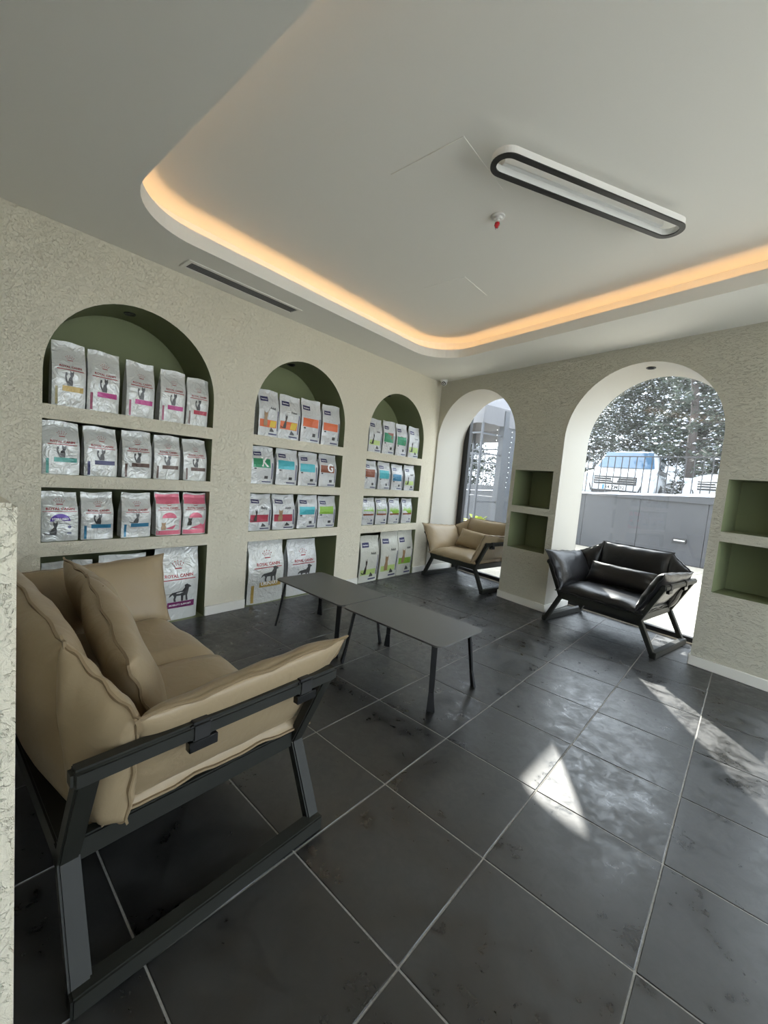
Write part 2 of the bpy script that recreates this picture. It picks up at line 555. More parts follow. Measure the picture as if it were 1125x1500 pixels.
# downlights set into the arch soffits
def downlight(parent, loc, tilt=(0, 0, 0)):
    mb = MB(); mb.lathe([(0.022, 0.012), (0.036, 0.012), (0.038, 0.0), (0.034, -0.004), (0.026, -0.002), (0.022, 0.012)], 24)
    o = mb.build('downlight', 'black_plastic', parent, smooth=True)
    o.location = loc; o.rotation_euler = tilt
    mb = MB(); mb.lathe([(0.001, 0.0), (0.024, 0.0), (0.024, 0.004), (0.001, 0.004)], 20)
    l = mb.build('lens', 'lens_glass', o); l.location = (0, 0, 0.002)
for y in (-3.675, -2.30, -0.86):
    downlight(wall_left, (-0.19, y, 2.226))

# ------------------------------------------------------------------ back wall with arched windows
ARCHES = [(0.025, 1.272), (1.86, 3.135), (3.72, 4.99)]
BSPR = 1.772
SEND = 5.75
outer = [(0.0, 0.0)]
rev = []
for a0, a1 in ARCHES:
    c, r = (a0 + a1) / 2, (a1 - a0) / 2
    lp = [(a0, 0.0)] + arch(c, r, BSPR, 36)[::-1] + [(a1, 0.0)]
    outer += lp; rev.append(lp)
outer += [(SEND, 0.0), (SEND, HC), (0.0, HC)]
SMALL = []
for x0, x1 in ((1.323, 1.783), (3.203, 3.663)):
    for z0, z1 in ((1.058, 1.448), (0.594, 0.984)):
        SMALL.append([(x0, z0), (x0, z1), (x1, z1), (x1, z0)])
mb = MB()
loops = [outer] + SMALL
flat = [p for l in loops for p in l]
b = mb.pts([(p[0], 0, p[1]) for p in flat])
for t in tessellate_polygon([[Vector((p[0], p[1], 0)) for p in l] for l in loops]):
    mb.quad(*[b + i for i in t])
b = mb.pts([(p[0] + SH, WT, p[1]) for p in outer])
for t in tessellate_polygon([[Vector((p[0], p[1], 0)) for p in outer]]):
    mb.quad(*[b + i for i in t])
mb.poly([(0, 0, HC), (SEND, 0, HC), (SEND + SH, WT, HC), (SH, WT, HC)])
mb.poly([(SEND, 0, 0), (SEND, 0, HC), (SEND + SH, WT, HC), (SEND + SH, WT, 0)])
mb.poly([(0, 0, 0), (0, 0, HC), (SH, WT, HC), (SH, WT, 0)])
wall_back = struct(mb.build('wall_back', 'plaster_combed_shaded', fix=False))
wall_back.rotation_euler = (0, 0, BW)
for lp in rev:
    mb = MB()
    a = mb.pts([(p[0], 0, p[1]) for p in lp]); b = mb.pts([(p[0] + SH, WT, p[1]) for p in lp])
    for k in range(len(lp) - 1):
        mb.quad(a + k, a + k + 1, b + k + 1, b + k)
    mb.build('reveal', 'reveal_paint', wall_back, smooth=True)
for lp in SMALL:
    mb = MB()
    a = mb.pts([(p[0], 0, p[1]) for p in lp]); b = mb.pts([(p[0], 0.32, p[1]) for p in lp])
    for k in range(4):
        mb.quad(a + k, a + (k + 1) % 4, b + (k + 1) % 4, b + k)
    mb.quad(b, b + 1, b + 2, b + 3)
    mb.build('niche', 'olive_paint', wall_back)
for s, d in ((0.70, 0.19), (2.485, 0.19)):
    downlight(wall_back, (s, d, 2.404))

# baseboards
def baseboard(name, runs, parent_rot=0.0):
    mb = MB()
    for (x0, y0), (x1, y1), hz in runs:
        p, q = Vector((x0, y0, hz / 2)), Vector((x1, y1, hz / 2))
        mb.bar(p, q, 0.014, hz)
    o = struct(mb.build(name, 'baseboard', bevel=0.003, seg=1))
    o.rotation_euler = (0, 0, parent_rot)
    return o
runs = []
ys = [YR + 0.01] + [v for n in NICHES for v in n] + [-0.01]
for k in range(0, len(ys), 2):
    runs.append(((0.007, ys[k]), (0.007, ys[k + 1]), 0.078))
baseboard('baseboard_left', runs)
runs = []
bh = 0.078
for s0, s1 in ((1.272, 1.86), (3.135, 3.72), (4.99, SEND - 0.2)):
    runs.append(((s0 - 0.008, -0.007), (s1 + 0.008, -0.007), bh))
for a0, a1 in ARCHES:
    runs.append(((a0 + 0.007, 0.0), (a0 + SH * 0.94 + 0.007, WT * 0.94), bh))
    runs.append(((a1 - 0.007, 0.0), (a1 + SH * 0.94 - 0.007, WT * 0.94), bh))
baseboard('baseboard_back', runs, BW)

# glazing: black frame on the outer face, one pane each
for k, (a0, a1) in enumerate(ARCHES):
    c0, c1 = a0 + SH - 0.10, a1 + SH + 0.10
    if k == 0: c0 = -0.13
    mb = MB()
    post = 0.185 if k == 0 else 0.07
    mb.box(c0, c0 + post, WT + 0.002, WT + 0.062, 0.0, 2.52)
    mb.box(c1 - 0.07, c1, WT + 0.002, WT + 0.062, 0.0, 2.52)
    mb.box(c0, c1, WT + 0.002, WT + 0.062, 2.45, 2.52)
    wf = struct(mb.build('window_%d' % (k + 1), 'window_black', bevel=0.003, seg=1))
    wf.rotation_euler = (0, 0, BW)
    mb = MB(); mb.box(c0 + 0.01, c1 - 0.01, WT + 0.006, WT + 0.058, 0.004, 0.050)
    mb.build('sill_rail', 'window_black', wf, bevel=0.003, seg=1)
    mb = MB(); mb.box(c0 + 0.01, c1 - 0.01, WT + 0.030, WT + 0.036, 0.045, 2.46)
    mb.build('pane', 'window_glass', wf)

# ------------------------------------------------------------------ right and rear walls (out of frame), with glazed openings added for fill daylight
def side_wall(name, x0, x1, openings, loc, rz):
    outer = [(x0, 0), (x1, 0), (x1, HC), (x0, HC)]
    mb = MB()
    mb.prism(outer, -0.15, 0.0, holes=openings)
    for i, v in enumerate(mb.v): mb.v[i] = (v[0], -v[2], v[1])
    o = struct(mb.build(name, 'plaster')); o.location = loc; o.rotation_euler = (0, 0, rz)
    return o
YB = (DF - NB.x * XR) / NB.y
RIGHT_OPEN = [[(0.3, 0.02), (3.8, 0.02), (3.8, 2.5), (0.3, 2.5)]]
wr = side_wall('wall_right', 0.0, YB - YR, RIGHT_OPEN, (XR, YB, 0), -pi / 2)
REAR_OPEN = [[(0.3, 0.02), (1.2, 0.02), (1.2, 2.15), (0.3, 2.15)]]
wr2 = side_wall('wall_rear', -0.4, XR + 0.15, REAR_OPEN, (XR, YR, 0), pi)
for k, (wall, op) in enumerate(((wr, RIGHT_OPEN), (wr2, REAR_OPEN))):
    (x0, z0), (x1, _), (_, z1), _ = op[0]
    mb = MB()
    for a, b_ in ((x0, x0 + 0.05), ((x0 + x1) / 2 - 0.025, (x0 + x1) / 2 + 0.025), (x1 - 0.05, x1)):
        mb.box(a, b_, 0.05, 0.10, z0, z1)
    mb.box(x0, x1, 0.05, 0.10, z0, z0 + 0.05); mb.box(x0, x1, 0.05, 0.10, z1 - 0.05, z1)
    o = mb.build('frame', 'window_black', wall)
    mb = MB(); mb.box(x0 + 0.02, x1 - 0.02, 0.072, 0.078, z0 + 0.02, z1 - 0.02)
    mb.build('pane', 'window_glass', wall)

# ------------------------------------------------------------------ ceiling: soffit, cove, raised tray
def round_poly(P, radii, n=14):
    out = []
    m_ = len(P)
    for i in range(m_):
        p, a, b_ = Vector(P[i]), Vector(P[i - 1]), Vector(P[(i + 1) % m_])
        u, v = (a - p).normalized(), (b_ - p).normalized()
        ang = u.angle(v); r = radii[i]
        t = r / math.tan(ang / 2)
        c = p + (u + v).normalized() * (r / sin(ang / 2))
        A, Bp = p + u * t, p + v * t
        a0 = math.atan2(A.y - c.y, A.x - c.x); a1 = math.atan2(Bp.y - c.y, Bp.x - c.x)
        da = (a1 - a0 + pi) % (2 * pi) - pi
        for k in range(n + 1):
            an = a0 + da * k / n
            out.append((c.x + r * cos(an), c.y + r * sin(an)))
    return out

def tray(off):
    """tray outline, grown by off"""
    xl, yn, xr = 0.465 - off, -3.965 - off, 4.55 + off
    d = -0.665 + off
    yl = (d - NB.x * xl) / NB.y; yr_ = (d - NB.x * xr) / NB.y
    return round_poly([(xl, yn), (xr, yn), (xr, yr_), (xl, yl)], [0.42 + off, 0.4 + off, 0.4 + off, 0.36 + off])
foot = [(-0.02, YR - 0.05), (XR + 0.05, YR - 0.05), (XR + 0.05, (WT - 0.01 - NB.x * (XR + 0.05)) / NB.y), (-0.02, (WT - 0.01 + NB.x * 0.02) / NB.y)]
LIP = 0.085
mb = MB()
_bm = bmesh.new()
for _loop in (foot, tray(0)):
    _vs = [_bm.verts.new((x, y, H)) for x, y in _loop]
    for k in range(len(_vs)): _bm.edges.new((_vs[k], _vs[(k + 1) % len(_vs)]))
bmesh.ops.triangle_fill(_bm, use_beauty=True, edges=_bm.edges[:])
_bm.verts.index_update()
_b = mb.pts([v.co for v in _bm.verts])
for f in _bm.faces: mb.quad(*[_b + v.index for v in f.verts])
_bm.free()
inner, innerb = tray(0), tray(0.018)
n = len(inner)
a = mb.pts([(x, y, H) for x, y in inner]); b = mb.pts([(x, y, H + LIP) for x, y in inner])
c = mb.pts([(x, y, H + LIP) for x, y in innerb]); d_ = mb.pts([(x, y, H + 0.02) for x, y in innerb])
for k in range(n):
    q = (k + 1) % n
    mb.quad(a + k, a + q, b + q, b + k); mb.quad(b + k, b + q, c + q, c + k); mb.quad(c + k, c + q, d_ + q, d_ + k)
ceiling = struct(mb.build('ceiling', 'ceiling_paint'))
mb = MB()
ris = tray(0.15)
a = mb.pts([(x, y, H + 0.02) for x, y in ris]); b = mb.pts([(x, y, HC) for x, y in ris])
for k in range(n):
    q = (k + 1) % n
    mb.quad(a + k, a + q, b + q, b + k)
mb.build('cove_riser', 'ceiling_paint', ceiling)
mb = MB(); mb.prism(foot, HC, HC + 0.06)
mb.build('raised_ceiling', 'ceiling_paint', ceiling)
mb = MB()
o1, o2 = tray(0.045), tray(0.060)
a = mb.pts([(x, y, H + 0.026) for x, y in o1]); b = mb.pts([(x, y, H + 0.026) for x, y in o2])
a2 = mb.pts([(x, y, H + 0.021) for x, y in o1]); b2 = mb.pts([(x, y, H + 0.021) for x, y in o2])
for k in range(n):
    q = (k + 1) % n
    mb.quad(a + k, a + q, b + q, b + k); mb.quad(a2 + k, b2 + k, b2 + q, a2 + q)
    mb.quad(a2 + k, a2 + q, a + q, a + k); mb.quad(b2 + k, b + k, b + q, b2 + q)
mb.build('led_strip', 'led_warm', ceiling)
for x0, x1, y0, y1 in ((1.665, 2.08, -3.12, -2.715), (1.10, 1.465, -2.025, -1.665)):
    mb = MB(); mb.box(x0, x1, y0, y1, HC - 0.003, HC + 0.002)
    mb.build('access_panel', 'ceiling_paint', ceiling, bevel=0.0012, seg=1)

# linear air vent in the soffit
vent = thing('air_vent', 'long narrow grey linear air vent set in the ceiling soffit above the plaster wall', 'vent', (0.19, -3.018, H))
mb = MB()
mb.prism([(-0.078, -0.465), (0.078, -0.465), (0.078, 0.465), (-0.078, 0.465)], -0.007, 0.0, holes=[[(-0.052, -0.435), (0.052, -0.435), (0.052, 0.435), (-0.052, 0.435)]])
mb.build('frame', 'ceiling_paint', vent, bevel=0.002, seg=1)
mb = MB(); mb.box(-0.052, 0.052, -0.435, 0.435, -0.0005, 0.0)
mb.build('backing', 'vent_dark', vent)
for k in range(5):
    x = -0.042 + k * 0.021
    mb = MB(); mb.bar((x, -0.435, -0.004), (x, 0.435, -0.004), 0.014, 0.0015, up=(0.35, 0, 1))
    mb.build('slat', 'vent_grey', vent)

# ceiling ring lamp
lamp = thing('ceiling_lamp', 'long oval ring ceiling lamp with black rim and white sides', 'lamp', (2.48, -2.54, HC), radians(60))
def stadium(L_, r, n=16):
    P = [(L_ / 2 - r + r * cos(a), r * sin(a)) for a in [-pi / 2 + pi * k / n for k in range(n + 1)]]
    return P + [(-L_ / 2 + r - r * cos(a), -r * sin(a)) for a in [-pi / 2 + pi * k / n for k in range(n + 1)]]
LL = 1.15
mb = MB(); mb.prism(stadium(LL, 0.070), -0.094, -0.062, holes=[stadium(LL - 0.040, 0.050)])
mb.build('body', 'white_plastic', lamp)
mb = MB(); mb.prism(stadium(LL + 0.006, 0.073), -0.100, -0.094, holes=[stadium(LL - 0.046, 0.047)])
mb.build('rim', 'black_plastic', lamp)
mb = MB(); mb.box(-0.50, 0.50, 0.030, 0.066, -0.062, 0.0)
mb.build('mount_bar', 'white_plastic', lamp, bevel=0.003, seg=1)

spr = thing('fire_sprinkler', 'white ceiling sprinkler rosette with a red bulb', 'sprinkler', (1.965, -2.535, HC))
mb = MB(); mb.lathe([(0.040, 0.0), (0.038, -0.006), (0.026, -0.009), (0.022, -0.018), (0.012, -0.020), (0.010, -0.030), (0.001, -0.030)], 24)
mb.build('rosette', 'white_plastic', spr, smooth=True)
mb = MB(); mb.lathe([(0.004, -0.030), (0.013, -0.036), (0.015, -0.048), (0.010, -0.060), (0.002, -0.064)], 16)
mb.build('bulb', 'red_bulb', spr, smooth=True)
mb = MB()
for sgn in (-1, 1): mb.tube([(0.011 * sgn, 0, -0.028), (0.017 * sgn, 0, -0.046), (0.006 * sgn, 0, -0.068)], 0.0018, 6)
mb.build('yoke', 'chrome', spr, smooth=True)

dome = thing('security_camera', 'small white dome security camera with black lens in the ceiling corner', 'camera', (0.105, -0.115, H))
mb = MB(); mb.lathe([(0.001, 0), (0.044, 0), (0.046, -0.012), (0.043, -0.022), (0.001, -0.022)], 28)
mb.build('base', 'white_plastic', dome, smooth=True)
mb = MB()
cv = Vector((0.40, -0.75, -0.5)).normalized()
mb.lathe([(0.040 * sin(a), 0.040 * cos(a)) for a in [0.01 + (pi - 0.02) * k / 12 for k in range(13)]], 24, (0, 0, -0.034))
mb.build('ball', 'white_plastic', dome, smooth=True)
mb = MB(); mb.lathe([(0.001, 0.0), (0.024, 0.0), (0.027, -0.006), (0.001, -0.006)], 20)
o = mb.build('lens_ring', 'black_plastic', dome, smooth=True); o.location = Vector((0, 0, -0.034)) + cv * 0.036; o.rotation_euler = cv.to_track_quat('Z', 'Y').to_euler()
mb = MB(); mb.lathe([(0.001, 0.003), (0.009, 0.002), (0.011, -0.001), (0.001, -0.002)], 16)
o2 = mb.build('lens', 'chrome', dome, smooth=True); o2.location = Vector((0, 0, -0.034)) + cv * 0.037; o2.rotation_euler = cv.to_track_quat('Z', 'Y').to_euler()

# low plaster partition behind the near sofa
mb = MB(); mb.box(0.0, 2.41, -4.83, -4.628, 0.0, 1.176)
wall_partition = struct(mb.build('wall_partition', 'plaster', bevel=0.006, seg=2))

# ------------------------------------------------------------------ sofas: metal frame with slung cushions
def cushion_mesh(corners, tf, tb, bow=0.05, nu=26, nv=22, seed=0, power=0.5, groove=None, sag=0.0):
    """pillow over a quad of four corners (bottom-left, bottom-right, top-right, top-left);
    tf/tb = thickness towards the front / back normal. Returns (mesh builder, seam points)"""
    P = [Vector(c) for c in corners]
    nrm = ((P[1] - P[0]) + (P[2] - P[3])).cross((P[3] - P[0]) + (P[2] - P[1])).normalized()
    rnd = random.Random(seed)
    ph = [rnd.uniform(0, 6.28) for _ in range(8)]
    def mid(u, v):
        uu = u * (1 - bow * (1 - v * v)); vv = v * (1 - bow * (1 - u * u))
        a, b = (uu + 1) / 2, (vv + 1) / 2
        return P[0] * (1 - a) * (1 - b) + P[1] * a * (1 - b) + P[2] * a * b + P[3] * (1 - a) * b
    def prof(u, v):
        t = max(0.0, (1 - u ** 4) * (1 - v ** 4)) ** power
        if groove is not None: t *= 1 - 0.45 * exp(-((u - groove) / 0.045) ** 2)
        e = max(abs(u), abs(v))
        pucker = 0.16 * e ** 4 * (sin(13 * u + ph[0]) * abs(v) ** 3 + sin(11 * v + ph[1]) * abs(u) ** 3)
        soft = 0.06 * sin(3.1 * u + ph[2]) * sin(2.7 * v + ph[3]) + 0.05 * sin(7 * u + 3 * v + ph[4]) * (0.4 + 0.6 * e)
        return t * (1 + pucker + soft)
    mb = MB()
    for side, th in ((1, tf), (-1, tb)):
        def fn(i, j, side=side, th=th):
            # cluster samples towards the seams
            u = sin((i * 2 - 1) * pi / 2 * 0.98) / sin(pi / 2 * 0.98); v = sin((j * 2 - 1) * pi / 2 * 0.98) / sin(pi / 2 * 0.98)
            return mid(u, v) + nrm * side * th * prof(u, v) - Vector((0, 0, sag * (1 - u * u) * (1 - v * v)))
        mb.grid(fn, nu, nv)
    seam = []
    def wav(k): return nrm * 0.004 * sin(k * 0.9 + ph[5]) + Vector((0, 0, 0.002 * sin(k * 1.7 + ph[6])))
    K = 22
    c = mid(0, 0)
    ring = [(-1 + 2 * k / K, -1) for k in range(K)] + [(1, -1 + 2 * k / K) for k in range(K)] + [(1 - 2 * k / K, 1) for k in range(K)] + [(-1, 1 - 2 * k / K) for k in range(K)]
    for k, (u, v) in enumerate(ring):
        p = mid(u, v); out = (p - c).normalized()
        if abs(u) == 1 and abs(v) == 1: seam.append(p + out * 0.012)
        else: seam.append(p + out * 0.007 + wav(k))
    return mb, seam, nrm

def cushion(name, mat, seam_mat, parent, corners, tf, tb, **kw):
    mb, seam, nrm = cushion_mesh(corners, tf, tb, **kw)
    o = mb.build(name, mat, parent, smooth=True)
    for p in o.data.polygons: p.use_smooth = True
    # flange seam: a flattened strip round the edge
    sm = MB(); n = len(seam)
    c = sum(seam, Vector()) / n
    A = []; 
    for k, p in enumerate(seam):
        inn = (c - p).normalized()
        A.append([p + nrm * 0.0035, p - nrm * 0.0035, p + inn * 0.016 - nrm * 0.004, p + inn * 0.016 + nrm * 0.004])
    idx = [sm.pts(a) for a in A]
    for k in range(n):
        q = (k + 1) % n
        for m_ in range(4):
            sm.quad(idx[k] + m_, idx[k] + (m_ + 1) % 4, idx[q] + (m_ + 1) % 4, idx[q] + m_)
    s = sm.build('piping', seam_mat, o, smooth=True)
    return o

def sofa(label, W, backhalf, loc, rz, mat, seam_mat, seed, group):
    t = thing('sofa', label, 'sofa', loc, rz, group)
    hf = W / 2 - 0.0175; hw = W / 2 - 0.155; ha = W / 2 - 0.005
    D = 0.345 if W < 1.2 else 0.362; ZW, ZA = 0.285, 0.575
    FM = 'frame_metal'
    for s in (-1, 1):
        for y, sy in ((-D, -1), (D, 1)):
            yy = y - sy * 0.023
            mb = MB(); mb.bar((s * hf, yy, 0.012), (s * hw, yy - sy * 0.0, ZW), 0.036, 0.046, up=(0, 1, 0)); mb.build('leg', FM, t, bevel=0.005)
            mb = MB(); mb.bar((s * hw, yy, ZW - 0.02), (s * ha, yy, ZA), 0.036, 0.046, up=(0, 1, 0)); mb.build('arm_post', FM, t, bevel=0.005)
        mb = MB(); mb.bar((s * hf, -D, 0.026), (s * hf, D, 0.026), 0.048, 0.052); mb.build('foot_rail', FM, t, bevel=0.005)
        mb = MB(); mb.bar((s * hw, -D, ZW), (s * hw, D, ZW), 0.036, 0.062); mb.build('side_rail', FM, t, bevel=0.005)
        mb = MB(); mb.bar((s * ha, -D - 0.01, ZA), (s * ha, D + 0.01, ZA), 0.044, 0.044); mb.build('arm_rail', FM, t, bevel=0.009, seg=3)
        for y in (-0.235, 0.10):
            mb = MB(); mb.box(s * ha - 0.026, s * ha + 0.026, y - 0.027, y + 0.027, ZA - 0.026, ZA + 0.026)
            st = mb.build('strap', 'strap_black', t, bevel=0.007)
            mb = MB(); mb.box(s * ha + s * 0.010 - 0.012, s * ha + s * 0.010 + 0.012, y - 0.045, y + 0.030, ZA - 0.052, ZA - 0.024)
            mb.build('buckle', 'buckle_black', st, bevel=0.002, seg=1)
    for y, nm in ((-D + 0.0275, 'front_rail'), (D - 0.0275, 'back_rail')):
        mb = MB(); mb.bar((-hw, y, ZW), (hw, y, ZW), 0.05, 0.062, up=(0, 0, 1)); mb.build(nm, FM, t, bevel=0.005)
    mb = MB(); mb.box(-hw, hw, -D + 0.05, D - 0.05, ZW + 0.006, ZW + 0.016); mb.build('seat_deck', 'strap_black', t)
    zs = ZW + 0.045
    gr = 0.0 if W > 1.2 else None
    cushion('seat_cushion', mat, seam_mat, t, [(-hw - 0.03, -0.375, zs), (hw + 0.03, -0.375, zs), (hw + 0.02, 0.27, zs), (-hw - 0.02, 0.27, zs)], 0.088, 0.022, bow=0.02, seed=seed, power=0.42, groove=gr, nu=40, nv=26)
    nb_ = backhalf
    cushion('back_cushion', mat, seam_mat, t, [(nb_ + 0.05, 0.275, zs - 0.01), (-nb_ - 0.05, 0.275, zs - 0.01), (-nb_, 0.33, 0.782), (nb_, 0.33, 0.782)][::-1] if False else
            [(-nb_ - 0.05, 0.285, zs - 0.02), (nb_ + 0.05, 0.285, zs - 0.02), (nb_, 0.335, 0.785), (-nb_, 0.335, 0.785)], 0.085, 0.085, bow=0.02, seed=seed + 1, power=0.55, nu=34)
    for s in (-1, 1):
        a = (s * (nb_ + 0.03), 0.29, zs - 0.02); b = (s * (hw + 0.03), 0.22, zs - 0.02)
        c = (s * (ha + 0.005), 0.245, 0.655); d = (s * (nb_ - 0.015), 0.335, 0.785)
        q = [a, b, c, d] if s > 0 else [b, a, d, c]
        cushion('corner_cushion', mat, seam_mat, t, q, 0.055, 0.06, bow=0.03, seed=seed + 3 + s, power=0.55, nu=20)
        a = (s * (hw - 0.01), 0.235, zs + 0.015); b = (s * (hw - 0.01), -0.385, zs + 0.02)
        c = (s * (ha + 0.012), -0.405, 0.690); d = (s * (ha + 0.008), 0.245, 0.655)
        q = [a, b, c, d] if s > 0 else [b, a, d, c]
        cushion('arm_cushion', mat, seam_mat, t, q, 0.072, 0.030, bow=0.045, seed=seed + 7 + s, power=0.5)
    return t

def loose_cushion(label, w, hgt, th, mat, seam_mat, loc, rz, tilt, seed, roll=0.0):
    o, seam, nrm = cushion_mesh([(-w / 2, 0, 0), (w / 2, 0, 0), (w / 2, 0, hgt), (-w / 2, 0, hgt)], th, th, bow=0.05, seed=seed, power=0.55)
    t = thing('cushion', label, 'cushion', loc, 0, 'loose cushions on the sofas')
    t.rotation_euler = (Matrix.Rotation(rz, 3, 'Z') @ Matrix.Rotation(roll, 3, 'Y') @ Matrix.Rotation(tilt, 3, 'X')).to_euler()
    cushion('cover', mat, seam_mat, t, [(-w / 2, 0, 0), (w / 2, 0, 0), (w / 2, 0, hgt), (-w / 2, 0, hgt)], th, th, bow=0.05, seed=seed, power=0.55)
    return t

G = 'metal framed sofas with slung cushions'
sofa('large tan leather two-seat sofa with dark metal frame beside the low plaster wall', 1.53, 0.53, (1.432, -4.142, 0), pi, 'tan_leather', 'tan_seam', 11, G)
sofa('small tan leather sofa standing in the arched window next to the corner', 0.97, 0.30, (0.672, -0.005, 0), radians(-9.4), 'tan_leather', 'tan_seam', 31, G)
sofa('black leather sofa with dark frame standing in the large arched window', 0.98, 0.31, (2.43, -0.456, 0), radians(-12.45), 'black_leather', 'black_seam', 51, G)

def on_sofa(loc, rz, x, y, z):
    v = Matrix.Rotation(rz, 3, 'Z') @ Vector((x, y, z))
    return (loc[0] + v.x, loc[1] + v.y, loc[2] + v.z)
S1, S2, S3 = ((1.432, -4.142, 0), pi), ((0.672, -0.005, 0), radians(-9.4)), ((2.43, -0.456, 0), radians(-12.45))
loose_cushion('tan leather cushion leaning on the near sofa back, closest to the camera', 0.74, 0.33, 0.070, 'tan_leather', 'tan_seam', on_sofa(*S1, -0.19, 0.045, 0.425), S1[1] - 0.12, radians(-20), 71, radians(-5))
loose_cushion('tan leather cushion leaning on the near sofa back, towards the shelves', 0.56, 0.345, 0.060, 'tan_leather', 'tan_seam', on_sofa(*S1, 0.335, -0.025, 0.42), S1[1], radians(-20), 72)
loose_cushion('tan lumbar cushion leaning in the small tan sofa by the corner window', 0.58, 0.24, 0.06, 'tan_leather', 'tan_seam', on_sofa(*S2, 0.0, 0.05, 0.415), S2[1], radians(-26), 73, radians(3))
loose_cushion('black leather lumbar cushion leaning in the black sofa', 0.58, 0.21, 0.06, 'black_leather', 'black_seam', on_sofa(*S3, -0.01, 0.02, 0.415), S3[1], radians(-30), 74)
# ------------------------------------------------------------------ low tables
def low_table(label, loc, rz):
    t = thing('coffee_table', label, 'table', loc, rz, 'low tables pushed end to end')
    P = round_poly([(-0.4, -0.232), (0.4, -0.232), (0.4, 0.232), (-0.4, 0.232)], [0.05] * 4, 8)
    mb = MB(); mb.prism(P, 0.366, 0.376); mb.build('tabletop', 'table_top', t, bevel=0.0015, seg=1)
    for sx in (-1, 1):
        for sy in (-1, 1):
            mb = MB()
            p, q = Vector((sx * 0.325, sy * 0.178, 0.3665)), Vector((sx * 0.368, sy * 0.222, 0.002))
            m_ = p.lerp(q, 0.72) - Vector((sx * 0.004, sy * 0.002, 0))
            mb.bar(p, m_, 0.034, 0.014, up=(sx * 0.6, sy * 1.0, 0), w2=0.030, h2=0.014)
            mb.bar(m_, q, 0.030, 0.014, up=(sx * 0.6, sy * 1.0, 0), w2=0.046, h2=0.016)
            mb.build('leg', 'table_black', t, bevel=0.002, seg=1)
    mb = MB()
    mb.box(-0.30, 0.30, -0.185, -0.165, 0.352, 0.366); mb.box(-0.30, 0.30, 0.165, 0.185, 0.352, 0.366)
    mb.box(-0.32, -0.30, -0.185, 0.185, 0.352, 0.366); mb.box(0.30, 0.32, -0.185, 0.185, 0.352, 0.366)
    mb.build('underframe', 'table_black', t)
    return t
TR = radians(-2.6)
low_table('dark grey low table in the middle of the room, nearer the black sofa', (1.692, -2.632, 0), TR)
low_table('dark grey low table nearer the shelf wall, end to end with the other', (0.884, -2.592, 0), TR)
# ------------------------------------------------------------------ pet food bags
def text_shape(s):
    """flat text as (verts, tris), scaled to width 1, origin at left baseline"""
    cu = bpy.data.curves.new('t', 'FONT'); cu.body = s; cu.resolution_u = 2; cu.offset = 0.028
    ob = bpy.data.objects.new('t', cu); COL.objects.link(ob)
    dg = bpy.context.evaluated_depsgraph_get()
    me = ob.evaluated_get(dg).to_mesh()
    me.calc_loop_triangles()
    vs = [(v.co.x, v.co.y) for v in me.vertices]; ts = [tuple(t.vertices) for t in me.loop_triangles]
    bpy.data.objects.remove(ob); bpy.data.curves.remove(cu)
    x0 = min(v[0] for v in vs); x1 = max(v[0] for v in vs)
    return [((x - x0) / (x1 - x0), y / (x1 - x0)) for x, y in vs], ts
_TXT = {}
def text(s):
    if s not in _TXT: _TXT[s] = text_shape(s)
    return _TXT[s]

CAT = [[(.3, 0), (.7, 0), (.72, .25), (.66, .5), (.72, .6), (.78, .72), (.76, .98), (.68, .86), (.56, .86), (.48, .98), (.45, .74), (.5, .6), (.38, .45), (.3, .2)],
       [(.3, .0), (.1, .35), (.06, .62), (.1, .82), (.24, .82), (.26, .66), (.18, .6), (.22, .42), (.36, .15)]]
CAT2 = [[(.12, 0), (.55, 0), (.6, .3), (.56, .5), (.62, .62), (.66, .74), (.62, 1.0), (.54, .84), (.44, .84), (.34, .98), (.34, .7), (.4, .56), (.22, .36), (.1, .16)],
        [(.12, 0), (-.15, .02), (-.3, .12), (-.3, .17), (-.12, .09), (.12, .07)]]
CATP = [[(.2, 0), (.8, 0), (.86, .3), (.78, .55), (.84, .7), (.86, .98), (.72, .86), (.42, .86), (.28, .98), (.28, .72), (.34, .55), (.2, .3)]]
DOG = [[(0, .45), (.1, .55), (.55, .62), (.66, .80), (.64, .95), (.76, 1.0), (.90, .9), (.98, .80), (.86, .76), (.84, .55), (.80, .3), (.84, 0), (.75, 0), (.71, .32), (.62, .3), (.62, .0), (.53, 0), (.5, .33), (.3, .33), (.26, .14), (.3, 0), (.2, 0), (.17, .15), (.19, .3), (.12, .42), (-.04, .28)]]

